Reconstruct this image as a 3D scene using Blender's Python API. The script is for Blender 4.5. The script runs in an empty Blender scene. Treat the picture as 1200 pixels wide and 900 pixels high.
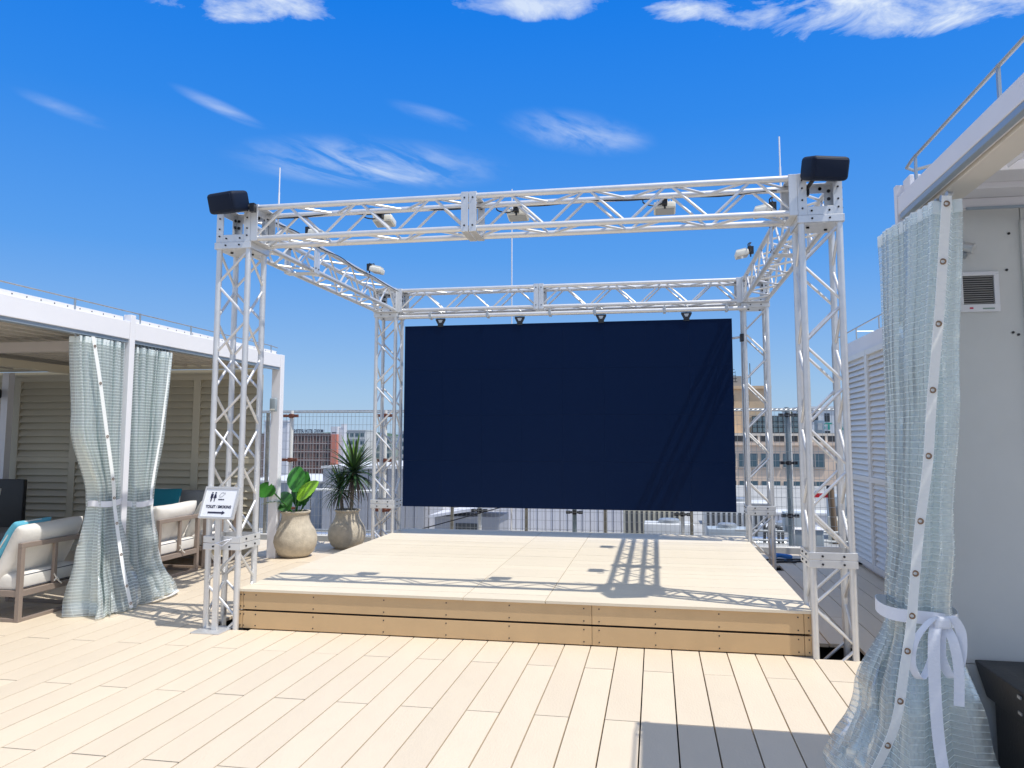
import bpy, bmesh, math, random
from mathutils import Vector, Matrix, noise
R = math.radians
rnd = random.Random(7)
sc = bpy.context.scene
col = sc.collection

# ------------------------------------------------------------------ camera
cam_d = bpy.data.cameras.new("camera")
cam = bpy.data.objects.new("camera", cam_d); col.objects.link(cam)
cam_d.sensor_width = 36.0
cam_d.lens = 913.8 / 1200 * 36
cam_d.shift_y = -24.7 / 1200
cam_d.clip_start = 0.05; cam_d.clip_end = 9000
yaw, pitch, roll = -0.1812, 0.095, 0.0019
fw = Vector((math.sin(yaw) * math.cos(pitch), math.cos(yaw) * math.cos(pitch), math.sin(pitch)))
r_ = Vector((math.cos(yaw), -math.sin(yaw), 0)); u_ = r_.cross(fw)
rr = r_ * math.cos(roll) + u_ * math.sin(roll); uu = -r_ * math.sin(roll) + u_ * math.cos(roll)
cam.matrix_world = Matrix(((rr.x, uu.x, -fw.x, 0), (rr.y, uu.y, -fw.y, 0), (rr.z, uu.z, -fw.z, 1.5), (0, 0, 0, 1)))
sc.camera = cam

# ------------------------------------------------------------------ sun, sky, exposure
SUNDIR = Vector((1.38, -0.45, 2.93)).normalized()          # towards the sun
sun_d = bpy.data.lights.new("sun", 'SUN'); sun_d.energy = 4.1; sun_d.angle = R(0.5); sun_d.color = (1, 0.955, 0.88)
sun = bpy.data.objects.new("sun", sun_d); col.objects.link(sun)
sun.rotation_euler = SUNDIR.to_track_quat('Z', 'Y').to_euler(); sun.location = (5, -3, 12)
w = bpy.data.worlds.new("World"); sc.world = w; w.use_nodes = True
w.cycles.sampling_method = 'MANUAL'; w.cycles.sample_map_resolution = 1024
nt = w.node_tree; N = nt.nodes; L = nt.links; N.clear()
def nd(t, **k):
    n = N.new(t)
    for a, b in k.items(): setattr(n, a, b)
    return n
out = nd('ShaderNodeOutputWorld'); bg = nd('ShaderNodeBackground'); bg.inputs[1].default_value = 0.115
sky = nd('ShaderNodeTexSky', sky_type='NISHITA', sun_disc=False, altitude=50, air_density=1.0, dust_density=0.35, ozone_density=3.0)
sky.sun_elevation = math.asin(SUNDIR.z); sky.sun_rotation = math.atan2(SUNDIR.x, SUNDIR.y)
hs = nd('ShaderNodeHueSaturation'); hs.inputs['Hue'].default_value = 0.505; hs.inputs['Saturation'].default_value = 1.35; hs.inputs['Value'].default_value = 1.1
L.new(sky.outputs[0], hs.inputs['Color'])
tc = nd('ShaderNodeTexCoord')
def M(op, a, b=None, c=None):
    n = nd('ShaderNodeMath', operation=op)
    for i, v in enumerate((a, b, c)):
        if v is None: continue
        if isinstance(v, (int, float)): n.inputs[i].default_value = v
        else: L.new(v, n.inputs[i])
    return n.outputs[0]
sep = nd('ShaderNodeSeparateXYZ'); L.new(tc.outputs['Generated'], sep.inputs[0])
zc = M('MAXIMUM', sep.outputs[2], 0.04)
px = M('DIVIDE', sep.outputs[0], zc); py = M('DIVIDE', sep.outputs[1], zc)     # cloud-plane coordinates
# clouds lie on a plane overhead: (centre x, centre y, half length, half width, turn, density, seed offset)
CL = [(0.53, 1.86, .36, .13, 0.05, 1.0), (0.10, 1.80, .11, .05, 0.1, .9), (-0.28, 1.70, .16, .06, 0.2, .8), (-0.90, 1.60, .20, .07, 0.2, .85), (0.30, 1.60, .5, .10, 0.0, .9),
      (-1.02, 2.66, .42, .24, 0.35, .60), (-.23, 2.50, .24, .14, .75, .50), (-1.29, 2.10, .15, .04, 1.3, .34), (-1.77, 2.03, .14, .05, 1.4, .20), (-.66, 2.28, .15, .05, .9, .24)]
nz = nd('ShaderNodeTexNoise'); nz.inputs['Scale'].default_value = 5.5; nz.inputs['Detail'].default_value = 9; nz.inputs['Roughness'].default_value = .62; nz.inputs['Distortion'].default_value = .5
nz2 = nd('ShaderNodeTexNoise'); nz2.inputs['Scale'].default_value = 2.4; nz2.inputs['Detail'].default_value = 8; nz2.inputs['Roughness'].default_value = .6; nz2.inputs['Distortion'].default_value = .45
cmb = nd('ShaderNodeCombineXYZ'); L.new(px, cmb.inputs[0]); L.new(py, cmb.inputs[1])
L.new(cmb.outputs[0], nz.inputs['Vector'])
th = R(66); al = M('ADD', M('MULTIPLY', px, math.cos(th)), M('MULTIPLY', py, math.sin(th))); pe = M('MULTIPLY', M('SUBTRACT', M('MULTIPLY', py, math.cos(th)), M('MULTIPLY', px, math.sin(th))), 2.6)
cmb2 = nd('ShaderNodeCombineXYZ'); L.new(al, cmb2.inputs[0]); L.new(pe, cmb2.inputs[1]); L.new(cmb2.outputs[0], nz2.inputs['Vector'])
tot = None
for i, (cx, cy_, a, b, t, dn) in enumerate(CL):
    dx = M('SUBTRACT', px, cx); dy = M('SUBTRACT', py, cy_)
    ex = M('DIVIDE', M('ADD', M('MULTIPLY', dx, math.cos(t)), M('MULTIPLY', dy, math.sin(t))), a)
    ey = M('DIVIDE', M('SUBTRACT', M('MULTIPLY', dy, math.cos(t)), M('MULTIPLY', dx, math.sin(t))), b)
    rr2 = M('ADD', M('MULTIPLY', ex, ex), M('MULTIPLY', ey, ey))
    blob = M('MAXIMUM', M('SUBTRACT', 1.0, M('MULTIPLY', rr2, .55)), 0)
    nn = nz.outputs[0] if i < 5 else nz2.outputs[0]
    if i < 5: v = M('MULTIPLY', M('MAXIMUM', M('SUBTRACT', M('ADD', nn, M('MULTIPLY', blob, .32)), .63), 0), 3.6)
    if i < 5: v = M('MULTIPLY', v, M('MINIMUM', M('MULTIPLY', blob, 5), 1))
    else: v = M('MULTIPLY', M('MULTIPLY', M('MAXIMUM', M('SUBTRACT', nn, .40), 0), 4.2), M('MULTIPLY', blob, blob))
    v = M('MULTIPLY', M('MINIMUM', v, 1.0), dn)
    tot = v if tot is None else M('MAXIMUM', tot, v)
# thin veil elsewhere and a pale band at the horizon
# unseen cumulus added overhead and behind the viewer to whiten skylight, thinning towards view
nz3 = nd('ShaderNodeTexNoise'); nz3.inputs['Scale'].default_value = 1.3; nz3.inputs['Detail'].default_value = 8; nz3.inputs['Roughness'].default_value = .58; L.new(cmb.outputs[0], nz3.inputs['Vector'])
cov = M('MINIMUM', M('MAXIMUM', M('MULTIPLY', M('SUBTRACT', 1.45, py), 2.2), 0), 1)
fill_cumulus = M('MULTIPLY', M('MINIMUM', M('MAXIMUM', M('MULTIPLY', M('SUBTRACT', nz3.outputs[0], .41), 6), 0), .92), cov)
tot = M('MAXIMUM', tot, fill_cumulus)
rmp = nd('ShaderNodeValToRGB'); L.new(sep.outputs[2], rmp.inputs[0]); ce = rmp.color_ramp.elements
for k, (p_, c_) in enumerate(((0, (.36, .56, .84)), (.06, (.31, .52, .84)), (.225, (.105, .37, .92)), (.38, (.030, .275, .93)), (.5, (.006, .225, .92)), (1, (.02, .17, .62)))):
    e_ = ce[k] if k < 2 else ce.new(p_)
    e_.position = p_; e_.color = (*c_, 1)
vs_ = nd('ShaderNodeVectorMath', operation='SCALE'); L.new(rmp.outputs[0], vs_.inputs[0]); vs_.inputs['Scale'].default_value = 7.8
mixh = nd('ShaderNodeMix', data_type='RGBA'); mixh.inputs[0].default_value = .82; L.new(hs.outputs[0], mixh.inputs[6]); L.new(vs_.outputs[0], mixh.inputs[7])
mixc = nd('ShaderNodeMix', data_type='RGBA'); L.new(tot, mixc.inputs[0]); L.new(mixh.outputs[2], mixc.inputs[6]); mixc.inputs[7].default_value = (6.6, 7.3, 8.1, 1)
L.new(mixc.outputs[2], bg.inputs[0]); L.new(bg.outputs[0], out.inputs[0])
sc.view_settings.view_transform = 'Standard'; sc.view_settings.look = 'None'; sc.view_settings.exposure = 0.10; sc.view_settings.gamma = 1
try:
    sc.cycles.transparent_max_bounces = 24; sc.cycles.max_bounces = 12; sc.cycles.transmission_bounces = 4; sc.cycles.diffuse_bounces = 10; sc.cycles.glossy_bounces = 3
except Exception: pass

# ------------------------------------------------------------------ materials
MT = {}
def mat(name, c, rough=.6, metal=0, noise_s=None, noise_a=.12, bump=0, bump_s=60, vary=0, spec=None, trans=0, alpha=None, stretch=None):
    if name in MT: return MT[name]
    m = bpy.data.materials.new(name); m.use_nodes = True
    t = m.node_tree; b = t.nodes['Principled BSDF']; ns = t.nodes; ln = t.links
    b.inputs['Base Color'].default_value = (*c, 1); b.inputs['Roughness'].default_value = rough; b.inputs['Metallic'].default_value = metal
    if spec is not None: b.inputs['Specular IOR Level'].default_value = spec
    co = ns.new('ShaderNodeTexCoord'); src = co.outputs['Object']
    if stretch:
        mpn = ns.new('ShaderNodeMapping'); mpn.inputs['Scale'].default_value = stretch; ln.new(src, mpn.inputs[0]); src = mpn.outputs[0]
    last = None
    if noise_s:
        n1 = ns.new('ShaderNodeTexNoise'); n1.inputs['Scale'].default_value = noise_s; n1.inputs['Detail'].default_value = 6; n1.inputs['Roughness'].default_value = .62
        ln.new(src, n1.inputs['Vector'])
        mr = ns.new('ShaderNodeMapRange'); mr.inputs[1].default_value = .25; mr.inputs[2].default_value = .75; mr.inputs[3].default_value = 1 - noise_a; mr.inputs[4].default_value = 1 + noise_a
        ln.new(n1.outputs[0], mr.inputs[0]); last = mr.outputs[0]
    if vary:
        oi = ns.new('ShaderNodeObjectInfo'); mr2 = ns.new('ShaderNodeMapRange'); mr2.inputs[3].default_value = 1 - vary; mr2.inputs[4].default_value = 1 + vary
        ln.new(oi.outputs['Random'], mr2.inputs[0])
        if last is not None:
            mm = ns.new('ShaderNodeMath'); mm.operation = 'MULTIPLY'; ln.new(last, mm.inputs[0]); ln.new(mr2.outputs[0], mm.inputs[1]); last = mm.outputs[0]
        else: last = mr2.outputs[0]
    if last is not None:
        h = ns.new('ShaderNodeHueSaturation'); h.inputs['Color'].default_value = (*c, 1); ln.new(last, h.inputs['Value']); ln.new(h.outputs[0], b.inputs['Base Color'])
    if bump:
        n2 = ns.new('ShaderNodeTexNoise'); n2.inputs['Scale'].default_value = bump_s; n2.inputs['Detail'].default_value = 4; ln.new(src, n2.inputs['Vector'])
        bp = ns.new('ShaderNodeBump'); bp.inputs['Strength'].default_value = bump; bp.inputs['Distance'].default_value = .01
        ln.new(n2.outputs[0], bp.inputs['Height']); ln.new(bp.outputs[0], b.inputs['Normal'])
    if trans: b.inputs['Transmission Weight'].default_value = trans
    if alpha is not None: b.inputs['Alpha'].default_value = alpha
    MT[name] = m; return m
deck_m = mat('deck_composite', (.665, .568, .438), .58, noise_s=2.2, noise_a=.07, bump=.18, bump_s=90, vary=.035, stretch=(1, .35, 1))
stage_m = mat('stage_composite', (.71, .625, .485), .55, noise_s=3, noise_a=.05, bump=.12, bump_s=90, vary=.03)
fascia_m = mat('stage_fascia', (.56, .385, .205), .6, noise_s=6, noise_a=.05, bump=.08, bump_s=120, vary=.06)
alu = mat('aluminium', (.68, .68, .68), .44, .6, noise_s=9, noise_a=.08)
alu_pl = mat('aluminium_plate', (.66, .67, .68), .42, .5, noise_s=5, noise_a=.12, bump=.05)
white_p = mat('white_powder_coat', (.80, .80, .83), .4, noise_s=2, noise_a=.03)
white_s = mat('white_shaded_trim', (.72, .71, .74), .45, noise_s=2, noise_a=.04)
greyblue = mat('grey_blue_aluminium', (.30, .36, .42), .35, .3)
black_m = mat('black_plastic', (.012, .013, .016), .45, noise_s=8, noise_a=.2, bump=.1)
blackish = mat('dark_hardware', (.03, .03, .035), .4, .4)
spk_m = mat('speaker_navy_black', (.002, .008, .026), .6, spec=.25, bump=.08, bump_s=300)
steel = mat('galvanised_steel', (.42, .44, .45), .4, .6, noise_s=12, noise_a=.15)
olive = mat('weathered_post', (.33, .31, .26), .5, .3, noise_s=6, noise_a=.15)
rust = mat('rusty_clamp', (.16, .055, .035), .8, noise_s=30, noise_a=.4)
lamp_white = mat('floodlight_casing', (.74, .72, .64), .4)
taupe = mat('taupe_frame', (.27, .215, .18), .5, noise_s=4, noise_a=.05)
cush = mat('cream_cushion', (.70, .675, .63), .9, noise_s=4, noise_a=.05, bump=.35, bump_s=16)
teal = mat('teal_cushion', (.012, .20, .27), .9, bump=.3, bump_s=20)
lteal = mat('light_blue_cushion', (.12, .43, .58), .9, bump=.3, bump_s=20)
piping = mat('cushion_piping', (.03, .04, .07), .8)
pot_m = mat('stone_pot', (.50, .44, .345), .85, noise_s=14, noise_a=.2, bump=.5, bump_s=70)
soil = mat('soil', (.03, .022, .015), .95, bump=.6, bump_s=40)
leaf_m = mat('glossy_leaf', (.035, .16, .022), .35, noise_s=9, noise_a=.3, vary=.3)
leaf_y = mat('young_leaf', (.20, .42, .02), .35, noise_s=9, noise_a=.2)
yucca = mat('yucca_leaf', (.035, .085, .028), .45, vary=.35)
yucca_y = mat('yucca_young_leaf', (.13, .26, .04), .4, vary=.25)
yucca_dead = mat('yucca_dead_leaf', (.13, .10, .085), .8, vary=.3)
bark = mat('yucca_bark', (.30, .26, .20), .9, noise_s=30, noise_a=.35, bump=.8, bump_s=50)
wood_post = mat('brown_post', (.18, .12, .07), .6)
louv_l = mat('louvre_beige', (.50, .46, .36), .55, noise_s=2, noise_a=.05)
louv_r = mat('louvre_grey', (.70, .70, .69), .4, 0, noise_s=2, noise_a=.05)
wall_g = mat('grey_panel', (.66, .67, .66), .5, noise_s=1.3, noise_a=.07, bump=.05, bump_s=8)
brass = mat('brass_eyelet', (.28, .17, .10), .35, .8)
strap_m = mat('white_ribbon', (.78, .80, .86), .6, bump=.15, bump_s=90)
hem_m = mat('milky_hem', (.86, .88, .87), .45)
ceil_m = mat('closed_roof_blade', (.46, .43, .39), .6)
dark_floor = mat('roof_membrane', (.018, .018, .02), .85, noise_s=5, noise_a=.25)
conc = mat('rooftop_concrete', (.34, .34, .33), .85, noise_s=.8, noise_a=.18)

def grid_plastic():
    m = bpy.data.materials.new('thread_reinforced_clear_sheet'); m.use_nodes = True
    t = m.node_tree; ns = t.nodes; ln = t.links; ns.clear()
    o = ns.new('ShaderNodeOutputMaterial'); uv = ns.new('ShaderNodeTexCoord'); sp = ns.new('ShaderNodeSeparateXYZ'); ln.new(uv.outputs['UV'], sp.inputs[0])
    def mm(op, a, b):
        n = ns.new('ShaderNodeMath'); n.operation = op
        for i, v in enumerate((a, b)):
            if isinstance(v, (int, float)): n.inputs[i].default_value = v
            else: ln.new(v, n.inputs[i])
        return n.outputs[0]
    def line(s, wd):                    # UV is in metres
        return mm('LESS_THAN', mm('FRACT', mm('MULTIPLY', s, 1 / .026), 0), wd)
    g = mm('MAXIMUM', mm('MULTIPLY', line(sp.outputs[0], .09), .22), line(sp.outputs[1], .16))
    tr = ns.new('ShaderNodeBsdfTransparent'); tr.inputs[0].default_value = (.988, .997, .995, 1)
    gl = ns.new('ShaderNodeBsdfGlossy'); gl.inputs['Roughness'].default_value = .22; gl.inputs[0].default_value = (.92, .97, .98, 1)
    df = ns.new('ShaderNodeBsdfDiffuse'); df.inputs[0].default_value = (.93, .97, .96, 1)
    tl = ns.new('ShaderNodeBsdfTranslucent'); tl.inputs[0].default_value = (.88, .95, .95, 1)
    ad = ns.new('ShaderNodeMixShader'); ad.inputs[0].default_value = .5; ln.new(df.outputs[0], ad.inputs[1]); ln.new(tl.outputs[0], ad.inputs[2])
    fr = ns.new('ShaderNodeFresnel'); fr.inputs[0].default_value = 1.45
    m1 = ns.new('ShaderNodeMixShader'); ln.new(mm('MINIMUM', mm('ADD', mm('MULTIPLY', fr.outputs[0], 1.2), .05), .55), m1.inputs[0]); ln.new(tr.outputs[0], m1.inputs[1]); ln.new(gl.outputs[0], m1.inputs[2])
    m2 = ns.new('ShaderNodeMixShader'); ln.new(mm('ADD', mm('MULTIPLY', g, .48), .30), m2.inputs[0]); ln.new(m1.outputs[0], m2.inputs[1]); ln.new(ad.outputs[0], m2.inputs[2])
    ln.new(m2.outputs[0], o.inputs[0]); return m
sheet_m = grid_plastic()

def led_mat():
    m = mat('led_screen_face', (.0001, .0080, .038), .42, spec=.10)
    t = m.node_tree; ns = t.nodes; ln = t.links; b = ns['Principled BSDF']
    co = ns.new('ShaderNodeTexCoord'); wv = ns.new('ShaderNodeTexWave'); wv.bands_direction = 'Z'; wv.inputs['Scale'].default_value = 26; wv.inputs['Distortion'].default_value = .2
    ln.new(co.outputs['Object'], wv.inputs[0]); bp = ns.new('ShaderNodeBump'); bp.inputs['Strength'].default_value = .10; bp.inputs['Distance'].default_value = .004
    ln.new(wv.outputs[0], bp.inputs['Height']); ln.new(bp.outputs[0], b.inputs['Normal']); return m
led_m = led_mat()

# ------------------------------------------------------------------ mesh helpers
class MB:
    def __init__(s): s.v = []; s.f = []; s.uv = None; s.mi = []; s.cur = 0
    def add(s, vs, fs):
        o = len(s.v); s.v += [tuple(p) for p in vs]; s.f += [tuple(i + o for i in f) for f in fs]; s.mi += [s.cur] * len(fs); return s
    def box(s, x0, x1, y0, y1, z0, z1, mtx=None):
        vs = [Vector(p) for p in ((x0, y0, z0), (x1, y0, z0), (x1, y1, z0), (x0, y1, z0), (x0, y0, z1), (x1, y0, z1), (x1, y1, z1), (x0, y1, z1))]
        if mtx: vs = [mtx @ p for p in vs]
        return s.add(vs, [(0, 3, 2, 1), (4, 5, 6, 7), (0, 1, 5, 4), (1, 2, 6, 5), (2, 3, 7, 6), (3, 0, 4, 7)])
    def tube(s, a, b, r, n=8, r2=None, cap=True):
        a = Vector(a); b = Vector(b); d = (b - a).normalized(); q = d.to_track_quat('Z', 'Y'); r2 = r if r2 is None else r2
        vs = []
        for i in range(n):
            t = 2 * math.pi * i / n; e = Vector((math.cos(t), math.sin(t), 0)); vs.append(a + q @ (e * r)); vs.append(b + q @ (e * r2))
        fs = [(2 * i, 2 * ((i + 1) % n), 2 * ((i + 1) % n) + 1, 2 * i + 1) for i in range(n)]
        if cap: fs += [tuple(2 * i for i in reversed(range(n))), tuple(2 * i + 1 for i in range(n))]
        return s.add(vs, fs)
    def path(s, pts, r, n=6):
        pts = [Vector(p) for p in pts]; vs = []; fs = []
        for k, p in enumerate(pts):
            d = (pts[min(k + 1, len(pts) - 1)] - pts[max(k - 1, 0)]).normalized(); q = d.to_track_quat('Z', 'Y')
            rk = r[k] if isinstance(r, (list, tuple)) else r
            for i in range(n):
                t = 2 * math.pi * i / n; vs.append(p + q @ Vector((math.cos(t) * rk, math.sin(t) * rk, 0)))
        for k in range(len(pts) - 1):
            for i in range(n):
                j = (i + 1) % n; fs.append((k * n + i, k * n + j, (k + 1) * n + j, (k + 1) * n + i))
        fs += [tuple(reversed(range(n))), tuple((len(pts) - 1) * n + i for i in range(n))]
        return s.add(vs, fs)
    def lathe(s, prof, c=(0, 0, 0), n=32, close=False):
        vs = []; fs = []
        for (r, z) in prof:
            for i in range(n):
                t = 2 * math.pi * i / n; vs.append((c[0] + r * math.cos(t), c[1] + r * math.sin(t), c[2] + z))
        for k in range(len(prof) - 1):
            for i in range(n):
                j = (i + 1) % n; fs.append((k * n + i, k * n + j, (k + 1) * n + j, (k + 1) * n + i))
        fs.append(tuple(reversed(range(n)))); fs.append(tuple((len(prof) - 1) * n + i for i in range(n)))
        return s.add(vs, fs)
    def prism(s, poly, y0, y1, mtx=None):              # polygon in x,z extruded along y
        n = len(poly); vs = [Vector((p[0], y0, p[1])) for p in poly] + [Vector((p[0], y1, p[1])) for p in poly]
        if mtx: vs = [mtx @ p for p in vs]
        return s.add(vs, [tuple(range(n)), tuple(reversed(range(n, 2 * n)))] + [(i, i + n, (i + 1) % n + n, (i + 1) % n) for i in range(n)])
    def mesh(s, name, ms, smooth=False):
        me = bpy.data.meshes.new(name); me.from_pydata(s.v, [], s.f)
        ms = ms if isinstance(ms, (list, tuple)) else [ms]
        for m in ms: me.materials.append(m)
        if len(ms) > 1: me.polygons.foreach_set('material_index', s.mi)
        bm = bmesh.new(); bm.from_mesh(me); bmesh.ops.recalc_face_normals(bm, faces=bm.faces); bm.to_mesh(me); bm.free()
        if smooth:
            me.polygons.foreach_set('use_smooth', [True] * len(me.polygons))
            try: me.set_sharp_from_angle(angle=R(38))
            except Exception: pass
        me.update(); return me
    def build(s, name, m, parent=None, smooth=False, bevel=0, loc=None, **tags):
        o = bpy.data.objects.new(name, s.mesh(name, m, smooth)); col.objects.link(o)
        if parent: o.parent = parent
        if loc: o.location = loc
        if bevel:
            b = o.modifiers.new('bevel', 'BEVEL'); b.width = bevel; b.segments = 2; b.limit_method = 'ANGLE'
        tag(o, **tags); return o
def tag(o, label=None, cat=None, group=None, kind=None):
    if label: o['label'] = label
    if cat: o['category'] = cat
    if group: o['group'] = group
    if kind: o['kind'] = kind
    return o
def empty(name, loc=(0, 0, 0), rz=0, **t):
    o = bpy.data.objects.new(name, None); col.objects.link(o); o.location = loc; o.rotation_euler = (0, 0, rz); o.empty_display_size = .1
    return tag(o, **t)
def inst(name, me, parent=None, loc=(0, 0, 0), rot=None, mtx=None, scale=None, **t):
    o = bpy.data.objects.new(name, me); col.objects.link(o)
    if parent: o.parent = parent
    if mtx is not None: o.matrix_basis = mtx
    else:
        o.location = loc
        if rot: o.rotation_euler = rot
        if scale: o.scale = scale
    return tag(o, **t)
def rod_mtx(a, b):
    a = Vector(a); b = Vector(b); return Matrix.Translation(a) @ (b - a).to_track_quat('Z', 'Y').to_matrix().to_4x4()
ROD = {}
def rod(name, parent, a, b, r, m, n=10):
    l = round((Vector(b) - Vector(a)).length, 3); k = (l, r, m.name)
    if k not in ROD: ROD[k] = MB().tube((0, 0, 0), (0, 0, l), r, n).mesh(name, m, True)
    return inst(name, ROD[k], parent, mtx=rod_mtx(a, b))
def copy_tree(o, parent=None):
    c = o.copy(); col.objects.link(c)
    if parent: c.parent = parent
    for ch in [x for x in bpy.data.objects if x.parent == o and x.name in col.objects]:
        if ch is not c: copy_tree(ch, c)
    return c

# ------------------------------------------------------------------ deck
roof = MB(); roof.box(-16, 14, -9, 13.6, -1.2, -.22)
roof.build('rooftop_slab', conc, kind='structure')
mem = MB(); mem.box(-10.5, 5, -3, 10.95, -.218, -.12); mem.build('deck_subfloor', dark_floor, kind='structure')
deck = empty('timber_deck', (0, 0, 0), kind='structure')
PW, GAP, PL = .190, .0075, 1.84
plank_cache = {}
def plank_mesh(l):
    l = round(l, 2)
    if l not in plank_cache:
        b = MB(); h = PW / 2 - GAP / 2; e = .0012
        b.add([(-h, 0, -.025), (h, 0, -.025), (h, l, -.025), (-h, l, -.025), (-h, 0, -e), (h, 0, -e), (h, l, -e), (-h, l, -e), (-h + e, e, 0), (h - e, e, 0), (h - e, l - e, 0), (-h + e, l - e, 0)],
              [(0, 3, 2, 1), (0, 1, 5, 4), (1, 2, 6, 5), (2, 3, 7, 6), (3, 0, 4, 7), (4, 5, 9, 8), (5, 6, 10, 9), (6, 7, 11, 10), (7, 4, 8, 11), (8, 9, 10, 11)])
        plank_cache[l] = b.mesh('plank', deck_m)
    return plank_cache[l]
pieces = []
for i in range(-49, 24):
    cx = -.006 + PW * i
    j0 = 5.27 if i % 2 == 0 else 4.35
    holes = []
    if 5 < i < 8 or -19 < i < -16: holes = [(5.76, 6.20)]
    if -17 < i <= 5: holes = [(5.82, 9.86)]
    if -19 < i < -16 or 5 < i < 8: holes.append((9.42, 9.80))
    end = 10.75
    y = j0 - PL * 4
    while y < end:
        a, b = max(y + .004, -2.0), min(y + PL - .004, end)
        segs = [(a, b)] if b > a + .03 else []
        for (h0, h1) in holes:
            ns_ = []
            for (s0, s1) in segs:
                if h1 <= s0 or h0 >= s1: ns_.append((s0, s1)); continue
                if h0 - s0 > .03: ns_.append((s0, h0))
                if s1 - h1 > .03: ns_.append((h1, s1))
            segs = ns_
        pieces += [(cx, s0, s1) for (s0, s1) in segs]
        y += PL
def inview(p):
    x, a, b = p; best = 0
    for yy in (a, (a + b) / 2, b):
        d = Vector((x, yy, -1.5)); z = d.dot(fw)
        if z < 1: continue
        sx = d.dot(rr) / z * 913.8; sy = -d.dot(uu) / z * 913.8
        if abs(sx) < 640 and sy < 500: best = max(best, (b - a) / z ** 1.8)
    return best
pieces.sort(key=inview, reverse=True)
for (cx, a, b) in pieces[:295]:
    inst('plank', plank_mesh(b - a), deck, (cx, a, rnd.uniform(-.0008, .0008)))
rest = MB()
for (cx, a, b) in pieces[295:]:
    h = PW / 2 - GAP / 2; rest.box(cx - h, cx + h, a, b, -.025, 0)
rest.build('far_planks', deck_m, deck, kind='stuff')

# ------------------------------------------------------------------ stage
SX0, SX1, SY0, SY1, SZ = -3.245, 1.040, 5.80, 9.97, .31
stage = empty('stage_platform', ((SX0 + SX1) / 2, SY0, 0), label='low square stage with cream decking top and tan fascia boards under the truss frame', cat='stage')
O = Vector(stage.location)
def sp(mb, name, m, **k): return mb.build(name, m, stage, loc=-O, **k)
b = MB(); b.box(SX0 + .04, SX1 - .04, SY0 + .04, SY1 - .03, -.1, SZ - .03); sp(b, 'inner_frame', dark_floor)
for (xa, xb) in ((SX0, SX0 + .035), (SX0 + .038, -.4735), (-.4705, SX1 - .052), (SX1 - .049, SX1)):
    for (za, zb) in ((.008, .138), (.153, .288)):
        b = MB(); b.box(xa, xb, SY0, SY0 + .022, za, zb); sp(b, 'fascia_board', fascia_m, bevel=.002)
for (ya, yb) in ((SY0 + .024, 7.8), (7.803, SY1)):
    for (za, zb) in ((.008, .138), (.153, .288)):
        for (xa, xb) in ((SX0, SX0 + .02), (SX1 - .02, SX1)):
            b = MB(); b.box(xa, xb, ya, yb, za, zb); sp(b, 'fascia_board', fascia_m)
scr = MB()
for x in (-3.20, -3.10, -2.62, -2.05, -1.56, -1.08, -.53, -.42, -.02, .42, .95, 1.02, -3.228):
    for z in (.03, .115, .176, .264):
        scr.tube((x, SY0 - .002, z), (x, SY0 + .004, z), .0055, 6)
sp(scr, 'screws', blackish, kind='stuff')
# stage boards run across, three bays with butt seams
ny = 22; bw = (SY1 - SY0 + .012) / ny
brd = {}
for k in range(ny):
    ya = SY0 - .012 + k * bw
    for (xa, xb) in ((SX0 - .008, -1.432), (-1.427, -.812), (-.807, SX1 + .008)):
        l = round(xb - xa, 3)
        if l not in brd:
            q = MB(); q.box(0, l, 0, bw - .0028, -.0195, 0); brd[l] = q.mesh('stage_board', stage_m)
        inst('stage_board', brd[l], stage, Vector((xa, ya, SZ + rnd.uniform(-.0005, .0005))) - O)

# ------------------------------------------------------------------ truss frame
X0, Y0, W_, D_, A = -3.5294, 5.7478, 4.866, 4.0, .3035
ZJ, HB = 3.0876, .3073
frame = empty('truss_frame', (X0 + W_ / 2, Y0 + D_ / 2, 0), label='silver aluminium box truss frame of four lattice towers joined by four beams around the stage', cat='truss frame')
FO = Vector(frame.location)
CR, BR = .0235, .0110
def lattice(parent, p0, ax, u, v, length, npan, start=0, joined=False, nbr=None):
    """box truss: axis ax from p0 over length, cross axes u,v (unit), chords at half spacing"""
    p0 = Vector(p0); ax = Vector(ax); u = Vector(u); v = Vector(v); h = A / 2 - CR
    cs = [(-1, -1), (1, -1), (1, 1), (-1, 1)]
    for (a, b_) in cs:
        q = p0 + u * h * a + v * h * b_
        rod('chord', parent, q, q + ax * length, CR, alu, 14)
    st = length / npan; br = MB() if joined else None
    for f in range(4):
        ca, cb = cs[f], cs[(f + 1) % 4]
        for k in range(npan):
            g = .10
            t0 = (k + g * .5) * st; t1 = (k + 1 - g * .5) * st
            c0, c1 = (ca, cb) if (k + start + f + (f > 1)) % 2 == 0 else (cb, ca)
            if f in (2, 3): pass
            q0 = p0 + u * h * c0[0] + v * h * c0[1] + ax * t0; q1 = p0 + u * h * c1[0] + v * h * c1[1] + ax * t1
            e = (q1 - q0).normalized() * .012; q0 += e; q1 -= e
            if joined: br.tube(q0, q1, BR, 6)
            else: rod('brace', parent, q0, q1, BR, alu, 8)
    if joined: br.build('braces', alu, parent, smooth=True, kind='stuff')
def plate_ring(mb, x0, y0, z0, z1, t=.008):
    """square collar of four plates around the tower footprint"""
    mb.box(x0 - .002, x0 + A + .002, y0 - t, y0, z0, z1); mb.box(x0 - .002, x0 + A + .002, y0 + A, y0 + A + t, z0, z1)
    mb.box(x0 - t, x0 - .002, y0 - t, y0 + A + t, z0, z1); mb.box(x0 + A + .002, x0 + A + t, y0 - t, y0 + A + t, z0, z1)
bolt_n = 0
def bolts_on(mb, pts, nrm, r=.008):
    nrm = Vector(nrm)
    for p in pts: mb.tube(Vector(p) - nrm * .002, Vector(p) + nrm * .007, r, 8)
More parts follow.
